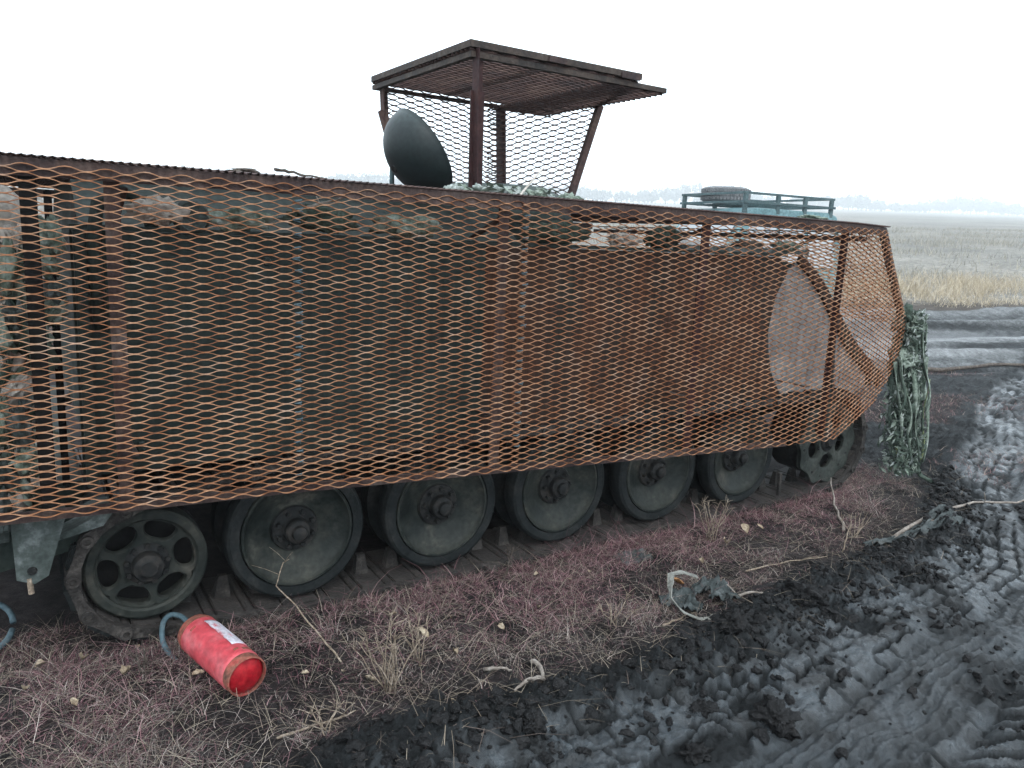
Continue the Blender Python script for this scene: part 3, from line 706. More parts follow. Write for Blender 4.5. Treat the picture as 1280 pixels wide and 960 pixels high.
# wire that laces the panels together
for x, n in ((-.062, 26), (.884, 22)):
    tw = MB()
    for i in range(n):
        z = 1.66 - i * (1.66 - .64) / n + random.uniform(-.01, .01); dx = random.uniform(-.006, .006)
        pts = [(x + dx + .012 * math.cos(t), DY + .001 + .012 * math.sin(t) - .003, z + .006 * t / 3) for t in np.linspace(0, 5.6, 9)]
        tw.tube(pts, .0024, 5)
    tw.build('lacing_wire', M_hose, cage)['kind'] = 'stuff'

# ---- the mesh shelter over the cupola
shel = link('cupola_shelter', None, veh)
ZR = 2.452; X0, X1, Y0, Y1 = 1.0, 2.08, .48, 1.70
def rect_frame(x0, x1, y0, y1, z, a, t, material):
    c = [(x0, y0, z), (x1, y0, z), (x1, y1, z), (x0, y1, z)]
    for i in range(4):
        MB().angle(c[i], c[(i + 1) % 4], a, t, (0, 0, 1), -1).build('roof_bar', material, shel)
rect_frame(X0, X1, Y0, Y1, ZR, .032, .006, M_shelter)
rect_frame(X0 + .012, X1 + .20, Y0 + .012, Y1 + .012, ZR - .042, .026, .006, M_shelter)
MB().bar((X0 + .45, Y0 - .008, ZR + .014), (X0 + .56, Y0 - .008, ZR + .014), .012, .03).build('weld_tab', M_frame, shel)
MB().bar((X1 - .15, Y0 - .008, ZR + .006), (X1 - .02, Y0 - .008, ZR + .006), .012, .03).build('weld_tab', M_frame, shel)
MB().bar((X0 + .5, Y0, ZR + .03), (X0 + .5, Y1, ZR + .03), .05, .006).build('roof_bar', M_frame, shel)
def flat_f(u, v, n): return u, v, ZR - .006 + n
V_, F_ = strands_sheet(flat_f, X0, X1, Y0 + .01, Y1 - .01, seg=6, tilt=.5, jit=.3, swd=.046, thick=.0042, depth=.016, lwd=.125)
link('mesh_panel', np_mesh('mesh_panel', V_, F_, M_mesh2), shel)['label'] = 'shelter roof mesh'
def flat_f2(u, v, n): return u, v, ZR - .044 + n
V_, F_ = strands_sheet(flat_f2, X1 - .22, X1 + .20, Y0 + .02, Y1, seg=6, tilt=.5, jit=.3, swd=.046, thick=.0042, depth=.016, lwd=.125, phase=.3)
link('mesh_panel', np_mesh('mesh_panel', V_, F_, M_mesh2), shel)['label'] = 'lower shelter roof mesh'
def wall(A, B, Cc, D, name, **kw):
    A, B, Cc, D = map(np.array, (A, B, Cc, D)); W = np.linalg.norm(B - A); H = np.linalg.norm(D - A)
    nrm = np.cross(B - A, D - A); nrm = nrm / np.linalg.norm(nrm)
    def f(u, v, n):
        s_ = (u / W)[:, None]; t = (v / H)[:, None] if np.ndim(v) else v / H
        P = (A * (1 - s_) + B * s_) * (1 - t) + (D * (1 - s_) + Cc * s_) * t + nrm * np.asarray(n)[:, None]
        return P[:, 0], P[:, 1], P[:, 2]
    V_, F_ = strands_sheet(f, 0, W, 0, H, seg=6, jit=.3, tilt=.05, thick=.0046, lwd=.125, **kw)
    link('mesh_panel', np_mesh('mesh_panel', V_, F_, M_mesh2), shel)['label'] = name
wall((1.05, 1.685, 2.445), (1.90, 1.685, 2.445), (1.88, 1.62, 1.82), (1.20, 1.62, 1.82), 'back wall mesh of the shelter', swd=.034)
wall((1.82, 1.70, 2.43), (2.275, 1.09, 2.43), (2.04, 1.05, 1.80), (1.80, 1.64, 1.80), 'slanting side wall mesh of the shelter', swd=.036)
wall((1.02, .60, 2.40), (1.05, 1.66, 2.40), (1.22, 1.58, 1.80), (1.20, .85, 1.80), 'rear wall mesh of the shelter') if False else None
MB().angle((2.28, 1.09, 2.42), (2.045, 1.05, 1.79), .035, .006, (0, 1, 0)).build('shelter_post', M_mesh2, shel)
MB().angle((1.035, .52, 2.45), (1.055, .52, 1.72), .055, .006, (1, 0, 0)).build('shelter_post', M_maroon, shel)
MB().bar((1.063, .512, 2.26), (1.071, .512, 1.72), .010, .075, (1, 0, 0)).build('shelter_post', M_maroon, shel)
MB().angle((1.88, 1.69, 2.42), (1.90, 1.66, 1.75), .075, .006, (1, 0, 0)).build('shelter_post', M_maroon, shel)
MB().angle((1.05, 1.69, 2.42), (1.06, 1.69, 2.24), .05, .006, (1, 0, 0)).build('shelter_post', M_mesh2, shel)
MB().bar((1.055, 1.66, 2.29), (1.09, 1.64, 2.16), .03, .05, (1, 0, 0)).build('shelter_post', M_mesh2, shel)
MB().box((1.97, .98, 1.765), (2.12, 1.12, 1.81), .006).build('shelter_foot', M_hub, shel)
MB().bar((X1 - .03, Y0 + .02, ZR - .01), (2.26, 1.09, ZR - .04), .04, .006).build('roof_bar', M_frame, shel)

# ------------------------------------------------------------------ things on the vehicle
# dish: a bowl seen from behind, standing on its rim
dish = thing('dish', 'smooth dark green round dish leaning beside the mesh shelter post', 'dish', (.745, .45, 1.945))
d_ = MB(); prof = [(.205 * math.sin(t), -.165 * math.cos(t)) for t in np.linspace(.02, PI / 2, 18)] + [(.209, .006), (.200, .006)] + [(.194 * math.sin(t), -.15 * math.cos(t)) for t in np.linspace(PI / 2, .02, 14)]
d_.lathe(prof, 56, 'z')
bo = d_.build('bowl', M_dish, dish, autos=50)
ax = Vector((.83, -.02, .56)).normalized()
dish.rotation_mode = 'QUATERNION'; dish.rotation_quaternion = Vector((0, 0, 1)).rotation_difference(ax)
MB().tube([(0, 0, -.17), (0, .02, -.02), (.05, .03, .03)], .018, 8).build('mount_stub', M_hub, dish)

def crumple(name, material, cx, cy, cz, lx, ly, lz, seed, n=26, parent=None, rough=.5):
    """a crumpled cloth bundle"""
    bm = bmesh.new(); bmesh.ops.create_icosphere(bm, subdivisions=4, radius=1)
    co = np.array([v.co[:] for v in bm.verts])
    q = fbm(co[:, 0] * 2.4 + seed, co[:, 1] * 2.4 + co[:, 2] * 1.7 + seed, 4, seed) - .5
    q2 = np.abs(fbm(co[:, 0] * 4.5 + co[:, 2] * 2, co[:, 1] * 4.5 + seed, 4, seed + 3) - .5)
    rr = 1 + rough * q * 1.6 - rough * q2 * 1.8
    for v, k in zip(bm.verts, rr): v.co = Vector((v.co.x * k * lx, v.co.y * k * ly, v.co.z * k * lz))
    return MB().bm(bm).build(name, material, parent, True)
nets = thing('camouflage_netting', 'crumpled grey green camouflage cloth heaped along the roof edge below the shelter', 'netting', (1.0, .18, 1.745))
for i in range(11):
    t = i / 10
    o = crumple('cloth_fold', (M_netpale, M_net, M_netpale)[i % 3], 0, 0, 0, random.uniform(.045, .075), .06, random.uniform(.028, .046), 100 + i, parent=nets, rough=.75)
    o.location = (-.24 + .62 * t, random.uniform(-.05, .05), random.uniform(0, .02)); o.rotation_euler = (random.uniform(-.4, .4), random.uniform(-.4, .4), random.uniform(0, 3))
lf = MB()
for i in range(70):
    x, y = random.uniform(-.22, .30), random.uniform(-.09, .07); z = random.uniform(.01, .055); a = random.uniform(0, 6.28); l = random.uniform(.02, .045); wv = l * .4
    d = Vector((math.cos(a), math.sin(a), random.uniform(-.3, .6))) * l; s_ = Vector((-math.sin(a), math.cos(a), random.uniform(-.6, .6))) * wv; c = Vector((x, y, z)); n_ = Vector((0, 0, .006))
    lf.add([c - d, c + s_ + n_, c + d, c - s_ + n_, c - n_ * .4], [(0, 1, 4), (1, 2, 4), (2, 3, 4), (3, 0, 4), (0, 3, 2, 1)])
lf.build('cloth_scrap', M_net, nets)['kind'] = 'stuff'
MB().tube([(.03, -.10, -.02), (.13, -.05, .06), (.25, 0, .155)], [.006, .005, .003], 6).build('stalk', M_canvas, nets)
st = thing('antenna_stub', 'short dark antenna stub standing left of the dish', 'antenna', (.66, .60, 1.66))
MB().tube([(0, 0, 0), (0, 0, .20), (0, 0, .24)], [.012, .012, .010], 8).build('mast', M_rack, st)
MB().lathe([(0, .238), (.016, .238), (.016, .262), (0, .266)], 10, 'z').build('cap', M_rack, st)
def stick(name, label, cat, pts, r, material, twigs=0, group=None):
    pts = [Vector(p) for p in pts]; base = pts[0].copy()
    o = MB(); n = len(pts)
    P = []
    for i in range(n - 1):
        for k in range(4):
            t = k / 4; p = pts[i].lerp(pts[i + 1], t); P.append(p - base + Vector((random.gauss(0, r * .5), random.gauss(0, r * .5), random.gauss(0, r * .3))))
    P.append(pts[-1] - base)
    rs = [r * (1 - .55 * i / (len(P) - 1)) * random.uniform(.85, 1.15) for i in range(len(P))]
    th_ = thing(name, label, cat, base, group=group)
    o.tube(P, rs, 7); ob = o.build('stem', material, th_, True)
    for q in range(twigs):
        i = random.randrange(2, len(P) - 1); dv = Vector((random.uniform(-1, 1), random.uniform(-1, 1), random.uniform(.0, .9))).normalized(); l = random.uniform(.04, .12)
        MB().tube([P[i], P[i] + dv * l * .5 + Vector((0, 0, .004)), P[i] + dv * l], [rs[i] * .6, rs[i] * .5, rs[i] * .25], 5).build('twig', material, th_, True)
    return th_
stick('dead_branch', 'crooked dark branch lying on the mesh roof edge', 'branch', [(-.12, -.16, 1.765), (-.07, -.17, 1.76), (-.01, -.18, 1.748), (.06, -.19, 1.745)], .006, M_twig, 0)
crumple('dead_foliage', M_twig, 0, 0, 0, .06, .03, .010, 141, rough=.9)
o = bpy.data.objects['dead_foliage']; o.location = (-.22, -.16, 1.748); tag(o, 'flattened dark dead leaves on the mesh roof edge left of the crooked branch', 'foliage')
# bundles pushed between the mesh and the hull
for i, (nm, lab, mt, x, y, z, s3) in enumerate((
        ('cloth_bundle', 'pale crumpled cloth bundle on the ledge behind the mesh near the rear', M_canvas, -.47, -.02, 1.60, (.09, .06, .045)),
        ('cloth_bundle', 'grey green cloth bundle on the ledge behind the middle of the mesh', M_net, .45, -.02, 1.595, (.13, .07, .05)),
        ('cloth_bundle', 'dark cloth roll on the ledge left of the middle seam', M_netdk, .10, .0, 1.60, (.15, .07, .05)),
        ('cloth_bundle', 'long dark bundle on the ledge right of the middle seam', M_netdk, 1.22, .02, 1.60, (.20, .08, .055)),
        ('cloth_bundle', 'beige cloth bundle on the ledge left of the white sheet', M_canvas, 1.62, .02, 1.585, (.10, .06, .035)),
        ('cloth_bundle', 'olive bundle on the top ledge of the rear plate', M_net, -.22, .0, 1.59, (.12, .06, .04)),
        ('cloth_bundle', 'dark round bundle on the front ledge just left of the white sheet', M_netdk, 1.98, .12, 1.60, (.09, .09, .055)),
        ('cloth_bundle', 'small brown bundle on the front ledge right of the white sheet', M_twig, 2.62, .10, 1.575, (.12, .07, .035)),
        ('cloth_bundle', 'flat grey green scrap of cloth on the roof mesh at the front corner', M_net, 3.05, .0, 1.758, (.13, .06, .018)),
        ('cloth_bundle', 'dusty green bundle low behind the front of the mesh', M_net, 2.85, .02, 1.59, (.10, .06, .03)))):
    o = crumple(nm, mt, 0, 0, 0, *s3, 160 + i, rough=.8); o.location = (x, y, z); tag(o, lab, 'bundle', 'bundles stowed behind the mesh')
GLARE = [(2.22, 1.545), (2.24, 1.60), (2.50, 1.60), (2.53, 1.535)]  # added white sheet in place of the car window's bright reflection
tag(MB().prism(GLARE, .35, .365).build('window_glare', M_glare), 'added white sheet on the front deck, painting a bright car window reflection', 'sheet')
stick('dead_branch', 'thin pale branch stuck behind the mesh above the middle plate', 'branch', [(.0, -.15, 1.64), (.10, -.15, 1.67), (.18, -.16, 1.705)], .006, M_canvas, 2)
tp = thing('canvas_roll', 'tall pale canvas roll standing behind the mesh at the rear corner', 'canvas roll', (-.955, .40, .58))
c_ = MB(); pr_ = [(0, 0), (.10, 0), (.115, .03)]
pr_ += [(.11 + .012 * math.sin(z * 19) + .01 * math.sin(z * 7), z) for z in np.linspace(.06, 1.0, 26)] + [(.095, 1.05), (.06, 1.085), (0, 1.10)]
c_.lathe(pr_, 24, 'z'); c_.build('roll', M_canvas, tp, True)
for z in (.25, .6, .9): MB().lathe([(.118, z), (.126, z + .005), (.126, z + .03), (.118, z + .035)], 24, 'z', close=True).build('strap', M_netdk, tp)
rr = thing('camouflage_netting', 'torn grey camouflage rags hanging behind the mesh at the rear corner', 'netting', (-.80, -.02, 1.15))
for i in range(38):
    o = crumple('cloth_fold', (M_net, M_canvas, M_metalpale, M_net, M_netdk)[i % 5], 0, 0, 0, random.uniform(.03, .06), .04, random.uniform(.04, .11), 200 + i, parent=rr, rough=.9)
    t = i / 37; o.location = (random.uniform(-.12, .03) - .10 * t, random.uniform(-.07, .05), .36 - .88 * t); o.rotation_euler = (random.uniform(-.4, .4), random.uniform(-.7, .7), random.uniform(0, 3))

def ribbon(pts, wd, th=.004, tw=0.0, ph=0.0):
    """a strip of cloth with thickness along a path"""
    vs = []; n = len(pts); pts = [Vector(p) for p in pts]
    for i, p in enumerate(pts):
        d = (pts[min(i + 1, n - 1)] - pts[max(i - 1, 0)]).normalized(); a = Vector((math.cos(ph + tw * i), math.sin(ph + tw * i), 0)); a = (a - d * a.dot(d)).normalized(); b = d.cross(a)
        w_ = wd[i] if isinstance(wd, list) else wd
        vs += [p - a * w_ - b * th, p + a * w_ - b * th, p + a * w_ + b * th, p - a * w_ + b * th]
    fs = [(i * 4 + j, i * 4 + (j + 1) % 4, (i + 1) * 4 + (j + 1) % 4, (i + 1) * 4 + j) for i in range(n - 1) for j in range(4)] + [(0, 1, 2, 3), ((n - 1) * 4 + 3, (n - 1) * 4 + 2, (n - 1) * 4 + 1, (n - 1) * 4)]
    return vs, fs
hn_ = thing('camouflage_netting', 'ragged green camouflage strips hanging from the front corner down to the mud', 'netting', (4.28, .02, 1.20))
def hang(x, y, z0, z1, w_, material, dx=0, dy=0, name='cloth_strip'):
    n = 16; pts = []; wd = []
    ph = random.uniform(0, 6)
    for i in range(n):
        t = i / (n - 1); z = z0 + (z1 - z0) * t
        pts.append((x + dx * t + .02 * math.sin(ph + t * 7) * t, y + dy * t + .025 * math.sin(ph * 2 + t * 6) * t, z)); wd.append(w_ * random.uniform(.55, 1.25) * (1 - .5 * t ** 4))
    v, f = ribbon(pts, wd, .0025, random.uniform(-.25, .25), random.uniform(0, 3))
    return MB().add(v, f).build(name, material, hn_, True)
NX, NY = 0.0, 0.0
for i in range(24):
    t = i / 23
    mt = (M_netdk, M_net, M_netdk, M_net, M_netdk)[i % 5]
    z1 = random.choice((-.65, -.8, -.95, -1.02, -.72))
    hang(-.24 + .26 * t + random.uniform(-.03, .03), .04 - .14 * random.random(), random.uniform(-.22, .02) - .28 * (1 - t), z1 - random.uniform(0, .1), random.uniform(.008, .018), mt, random.uniform(-.06, .06), -.12)
for (x, y, z0, z1, mt) in ((-.12, -.06, -.5, -1.10, M_netlime), (.03, -.16, -.45, -1.02, M_netlime), (.0, -.14, -.55, -1.12, M_net), (.02, -.12, -.3, -1.14, M_net)):
    hang(x, y, z0, z1, .02, mt)
for i in range(10):
    t = i / 9
    o = crumple('cloth_fold', (M_netdk, M_net, M_netdk)[i % 3], 0, 0, 0, random.uniform(.05, .08), .05, random.uniform(.05, .10), 300 + i, parent=hn_, rough=1.0)
    o.location = (random.uniform(-.10, .03) - .06 * t, .03 - .12 * t + random.uniform(-.04, .04), -.02 - .66 * t); o.rotation_euler = (random.uniform(-1, 1), random.uniform(-1, 1), random.uniform(0, 6))
lf = [MB(), MB(), MB()]
for i in range(2300):
    t = random.random() ** 1.25; z = .0 - 1.10 * t; sx = random.choice((-.27, -.20, -.13, -.06, .0, .03)); k_ = sstep(.30, .6, np.array(t)) * .85; x = random.uniform(-.24 + .14 * (1 - t), .05) * (1 - k_) + (sx + random.gauss(0, .012)) * k_; y = .03 - .15 * t + random.uniform(-.10, .06); l = random.uniform(.010, .040)
    d = Vector((random.uniform(-.6, .6), random.uniform(-.6, .6), random.uniform(-1, .2))).normalized() * l; s_ = d.cross(Vector((random.uniform(-1, 1), random.uniform(-1, 1), random.uniform(-1, 1)))).normalized() * l * random.uniform(.25, .5)
    c = Vector((x, y, z)); n_ = d.cross(s_).normalized() * .004
    lf[(0, 1, 1, 0, 1, 2)[i % 6]].add([c - d, c + s_ + n_, c + d, c - s_ + n_, c - n_], [(0, 1, 4), (1, 2, 4), (2, 3, 4), (3, 0, 4), (0, 3, 2, 1)])
for q, mt in zip(lf, (M_net, M_netdk, M_netpale)): q.build('cloth_scrap', mt, hn_)['kind'] = 'stuff'
rp = MB(); rp.tube([(.0, -.14, -1.0), (.02, -.20, -1.12), (.06, -.28, -1.155), (.02, -.37, -1.17), (.06, -.47, -1.175)], [.010, .016, .014, .009, .005], 8); rp.build('rope_end', M_netdk, hn_, True)

# ------------------------------------------------------------------ fire extinguisher
p0 = Vector((-.417, -.115, .088)); p1 = Vector((-.319, -.500, .080)); axd = (p1 - p0); LE = axd.length; axd.normalize()
ext = thing('fire_extinguisher', 'battered red fire extinguisher bottle lying in the weeds by the track', 'fire extinguisher', p0)
ext.rotation_mode = 'QUATERNION'; ext.rotation_quaternion = Vector((0, 0, 1)).rotation_difference(axd) @ Matrix.Rotation(0, 3, 'Z').to_quaternion()
re_ = .072
body = [(.0, .004), (.036, .006), (.054, .012), (.065, .028), (.070, .045), (re_, .06)] + [(re_ - .0015 * math.sin(z * 60) ** 2, z) for z in np.linspace(.08, LE - .065, 14)] + [(re_, LE - .05), (.071, LE - .042), (.067, LE - .036)]
MB().lathe(body, 48, 'z').build('bottle', M_red, ext, True)
MB().lathe([(.068, LE - .038), (.0695, LE - .03), (.0695, LE), (.065, LE + .002), (.063, LE - .03)], 48, 'z', close=True).build('rim', M_redrust, ext, autos=40)
MB().lathe([(.064, LE - .012), (.058, LE - .006), (.042, LE + .004), (.024, LE + .010), (0, LE + .012)], 40, 'z').build('base_dome', M_reddeep, ext, True)
MB().lathe([(.060, .012), (.068, .018), (.0728, .040), (.0728, .052), (.0690, .052), (.065, .026)], 40, 'z', close=True).build('shoulder_ring', M_redrust, ext, autos=40)
MB().lathe([(0, -.03), (.018, -.03), (.02, -.02), (.02, .008)], 16, 'z').build('valve', M_hub, ext, autos=40)
inv = ext.rotation_quaternion.to_matrix().transposed()
def to_ext(p): return inv @ (Vector(p) - p0)
# paper label: a curved patch on the upper side of the bottle
upv = inv @ Vector((.42, .05, .9)); a_c = math.atan2(upv.y, upv.x)
MB().lathe([(re_ + .0012, .085), (re_ + .0018, .10), (re_ + .0018, .275), (re_ + .0012, .29), (re_ - .001, .29), (re_ - .001, .085)], 14, 'z', a0=a_c - .50, a1=a_c + .42, close=True).build('paper_label', M_label, ext, True)
for k, (zz, aa, lz, la) in enumerate(((.325, -.30, .014, .5), (.32, .35, .010, .25), (.08, .9, .01, .3))):
    MB().lathe([(re_ + .0004, zz), (re_ + .0012, zz + lz * .3), (re_ + .0012, zz + lz), (re_ - .002, zz + lz), (re_ - .002, zz)], 10, 'z', a0=a_c + aa, a1=a_c + aa + la, close=True).build('paint_chip', M_redrust, ext)
hp = [(-.424, -.09, .090), (-.44, -.03, .105), (-.475, .0, .11), (-.508, -.03, .10), (-.52, -.09, .06), (-.505, -.15, .03), (-.475, -.225, .014)]
hp2 = []
for i in range(len(hp) - 1):
    for k in range(5):
        t = k / 5; P = [Vector(hp[max(i - 1, 0)]), Vector(hp[i]), Vector(hp[i + 1]), Vector(hp[min(i + 2, len(hp) - 1)])]
        hp2.append(.5 * ((2 * P[1]) + (-P[0] + P[2]) * t + (2 * P[0] - 5 * P[1] + 4 * P[2] - P[3]) * t * t + (-P[0] + 3 * P[1] - 3 * P[2] + P[3]) * t ** 3))
MB().tube([to_ext(p) for p in hp2], .0098, 10).build('hose', M_hose, ext, True)
# loop of hose at the far left
lp = thing('hose_loop', 'grey blue hose loop lying under the rear at the left edge', 'hose', (-1.065, .30, gz(-1.065, .3) + .012))
MB().tube([(.085 * math.cos(t), .10 * math.sin(t), .05 + .05 * math.sin(t) ) for t in np.linspace(0, 6.0, 30)], .011, 9).build('hose', M_hose, lp, True)

# ------------------------------------------------------------------ weeds (nobody could count them)
def strand_mesh(name, bx, by, hgt, lean, wd, colr, nseg=3, curl=.5, zoff=0.0, fork=False):
    n = len(bx); bz = ground_height(bx, by)[0] - .004 + zoff
    az = rng.random(n) * 2 * PI; V = np.zeros((n, nseg + 1, 2, 3)); 
    face = rng.random(n) * PI
    dx = np.cos(az) * lean; dy = np.sin(az) * lean
    cz = (rng.random(n) - .5) * curl; cx = (rng.random(n) - .5) * curl
    for k in range(nseg + 1):
        t = k / nseg
        px = bx + hgt * (dx * t + cx * t * t); py = by + hgt * (dy * t + cz * t * t); pz = bz + hgt * (t - .25 * (lean + curl * .5) * t * t)
        w_ = wd * (1 - .75 * t)
        V[:, k, 0] = np.stack([px - np.cos(face) * w_, py - np.sin(face) * w_, pz], 1)
        V[:, k, 1] = np.stack([px + np.cos(face) * w_, py + np.sin(face) * w_, pz], 1)
    ids = np.arange(n * (nseg + 1) * 2).reshape(n, nseg + 1, 2)
    Fc = np.stack([ids[:, :-1, 0], ids[:, :-1, 1], ids[:, 1:, 1], ids[:, 1:, 0]], -1).reshape(-1, 4)
    me = np_mesh(name, V.reshape(-1, 3), Fc, M_grass, True)
    cc = np.repeat(np.concatenate([colr, np.ones((n, 1))], 1), (nseg + 1) * 2, axis=0).astype(np.float32)
    ca = me.color_attributes.new('tint', 'FLOAT_COLOR', 'POINT'); ca.data.foreach_set('color', cc.ravel())
    return link(name, me)
def scatter(n, x0, x1, y0, y1, dens):
    x = rng.uniform(x0, x1, n); y = rng.uniform(y0, y1, n); k = rng.random(n) < dens(x, y); return x[k], y[k]
def weed_d(x, y):
    z = zones(x, y); g = (1 - z['mud']) * (1 - z['road']) * (1 - z['field'])
    cl = sstep(.30, .56, fbm(x * 7, y * 7, 3, 80))
    bare = sstep(.54, .62, fbm(x * 2.1, y * 2.8, 3, 85)) * sstep(.62, .25, y - edge(x))
    shade = 1 - .75 * sstep(.04, .16, y) * sstep(-.9, -.7, x) * sstep(4.0, 3.8, x)
    rim = sstep(-.04, .26, y - edge(x) + .30 * (fbm(x * 3.1, y * 3.1, 4, 86) - .5))
    return g * (.15 + .85 * cl) * shade * (1 - .85 * bare) * (.16 + .84 * rim)
def weed_col(x, y, n):
    v = y - edge(x)
    purple = np.clip(sstep(.12, .55, v + .5 * (fbm(x * 2.4, y * 2.4, 4, 81) - .5)) * (.55 + .6 * sstep(-.4, 1.6, x)), 0, 1)
    a = np.array([(.22, .115, .125), (.15, .07, .085), (.34, .22, .22), (.09, .045, .052)])[rng.integers(0, 4, n)]
    b = np.array([(.20, .16, .145), (.12, .10, .092), (.36, .31, .28), (.08, .08, .072), (.17, .10, .105), (.11, .062, .068)])[rng.integers(0, 6, n)]
    p = (rng.random(n) < purple * .92)[:, None]
    return np.where(p, a, b) * rng.uniform(.6, 1.3, (n, 1))
x, y = scatter(185000, -1.7, 4.4, -1.2, .30, weed_d); n = len(x)
tuft = fbm(x * 6, y * 6, 3, 82)
h_ = (.014 + .060 * tuft * rng.random(n)) * (1 + 1.1 * np.exp(-((y + .09) / .07) ** 2) * (rng.random(n) > .5)) * (1 + 1.6 * (rng.random(n) > .94))
g1 = strand_mesh('low_weeds', x, y, h_, rng.uniform(.2, 1.7, n), rng.uniform(.0007, .0015, n), weed_col(x, y, n), 3, 1.6)
tag(g1, 'low reddish purple dry weeds carpeting the soil beside the track', 'weeds', kind='stuff')
# litter of broken stems lying on the soil
x, y = scatter(30000, -1.7, 4.6, -1.25, .3, lambda x, y: .22 + .5 * weed_d(x, y)); k = (zones(x, y)['mud'] < .6) | ((y > edge(x) - .30) & (rng.random(len(x)) < .5)); x = x[k]; y = y[k]; n = len(x)
g2 = strand_mesh('stem_litter', x, y, rng.uniform(.02, .09, n), rng.uniform(2, 5, n) * .6, rng.uniform(.0006, .0013, n), np.array([(.27, .22, .17), (.17, .13, .11), (.34, .29, .23)])[rng.integers(0, 3, n)] * rng.uniform(.6, 1.15, (n, 1)), 2, .6, .003)
tag(g2, 'broken pale stems scattered over the weedy soil', 'plant litter', kind='stuff')
# weeds on the churned ground ahead
def weed_d2(x, y):
    z = zones(x, y); return z['side'] * z['patch'] * (1 - z['road']) * (1 - z['field']) * (.3 + .7 * sstep(.4, .6, fbm(x * 3, y * 3, 3, 90)))
x, y = scatter(60000, 4.2, 14, -1.0, 6, weed_d2); n = len(x)
g3 = strand_mesh('purple_weed_patches', x, y, rng.uniform(.02, .08, n), rng.uniform(.3, 1.8, n), rng.uniform(.0012, .003, n), np.array([(.20, .12, .12), (.13, .08, .085), (.26, .2, .17)])[rng.integers(0, 3, n)] * rng.uniform(.6, 1.3, (n, 1)), 2, 1.2)
tag(g3, 'thin purple weeds in patches on the churned ground ahead', 'weeds', kind='stuff')
# tall dry grass beyond the road, then stubble out over the field
def band(n, x0, x1, y0, y1, d0, d1, p):
    def f(x, y): d = .34 * x + .94 * y + 2.2 * (fbm(x * .55, y * .55, 4, 93) - .5); return sstep(d0, d0 + .8, d) * sstep(d1, d1 - 1.5, d) * p(x, y)
    return scatter(n, x0, x1, y0, y1, f)
x, y = band(230000, 6, 48, -2, 18, 11.4, 17.5, lambda x, y: .15 + .85 * sstep(.38, .6, fbm(x * .9, y * .9, 3, 91))); n = len(x)
dd = .34 * x + .94 * y
g4 = strand_mesh('tall_dry_grass', x, y, rng.uniform(.20, .60, n) * (.2 + .8 * sstep(11.8, 13.8, dd + 2.2 * (fbm(x * .55, y * .55, 4, 93) - .5))) * (.6 + .8 * fbm(x * .9, y * .9, 3, 94)), rng.uniform(.05, 1.0, n), rng.uniform(.003, .006, n), np.array([(.42, .35, .25), (.34, .28, .19), (.50, .43, .33)])[rng.integers(0, 3, n)] * rng.uniform(.75, 1.2, (n, 1)), 3, .8)
tag(g4, 'band of tall straw coloured dry grass beyond the dirt road', 'grass', kind='stuff')
x, y = band(220000, 0, 130, 0, 90, 16, 80, lambda x, y: .08 + .92 * sstep(.5, .66, fbm(x * .22, y * .22, 4, 92))); n = len(x)
g5 = strand_mesh('field_stubble', x, y, rng.uniform(.10, .45, n), rng.uniform(.05, .6, n), rng.uniform(.006, .016, n), np.array([(.26, .24, .19), (.20, .19, .16), (.34, .31, .25)])[rng.integers(0, 3, n)] * rng.uniform(.7, 1.2, (n, 1)), 2, .6)
tag(g5, 'patchy grey stubble over the misty field', 'stubble', kind='stuff')

# ------------------------------------------------------------------ single plants, sticks, leaves, clods
def weed_plant(name, label, x, y, stems, hmax, spread, material, lean=(0, 0)):
    t_ = thing(name, label, 'dead weed', (x, y, gz(x, y) - .005))
    for i in range(stems):
        a = random.uniform(0, 2 * PI); l = hmax * random.uniform(.55, 1.0); s_ = spread * random.uniform(.3, 1)
        top = Vector((math.cos(a) * s_ + lean[0] * l, math.sin(a) * s_ * .6 + lean[1] * l, l))
        b0 = Vector((random.uniform(-.05, .05) * spread * 3, random.uniform(-.03, .03), 0))
        mid = b0.lerp(top, .5) + Vector((random.uniform(-.012, .012), random.uniform(-.012, .012), 0))
        q = MB(); q.tube([b0, b0.lerp(mid, .5), mid, mid.lerp(top, .55) + Vector((random.uniform(-.01, .01), 0, 0)), top], [.0026, .0022, .0019, .0015, .0009], 5)
        for k in range(random.randint(3, 7)):
            f = random.uniform(.35, .95); p = mid.lerp(top, f) if f > .5 else b0.lerp(mid, f * 2)
            d = Vector((random.uniform(-1, 1), random.uniform(-1, 1), random.uniform(.2, 1))).normalized() * random.uniform(.02, .07)
            q.tube([p, p + d * .5 + Vector((0, 0, .004)), p + d], [.0013, .0010, .0006], 4)
        q.build('stem', material, t_, True)
    return t_
weed_plant('dead_weed', 'tall clump of pale dead stalks at the mud edge in front', .12, -.70, 15, .31, .16, M_straw)
weed_plant('dead_weed', 'pale dead stalk clump just right of the tallest clump', .27, -.58, 7, .24, .08, M_straw)
weed_plant('dead_weed', 'spiky pale weed standing before the last road wheel', 2.16, -.26, 9, .27, .15, M_straw)
weed_plant('dead_weed', 'small dry weed left of the red extinguisher', -.60, -.25, 5, .16, .07, M_twig)
weed_plant('dead_weed', 'thin dry weed against the track at the second wheel', .95, -.12, 4, .16, .05, M_twig)
weed_plant('dead_weed', 'thin dry weed beside the pale standing stick', 3.0, -.55, 7, .14, .14, M_straw)
weed_plant('dead_weed', 'sparse dry weed in the bare soil near the middle', 1.12, -.70, 6, .13, .12, M_straw)
weed_plant('dead_weed', 'low pale weed at the bottom edge of the weeds', -.15, -.80, 6, .09, .13, M_straw)
def G(x, y, dz=.008): return (x, y, gz(x, y) + dz)
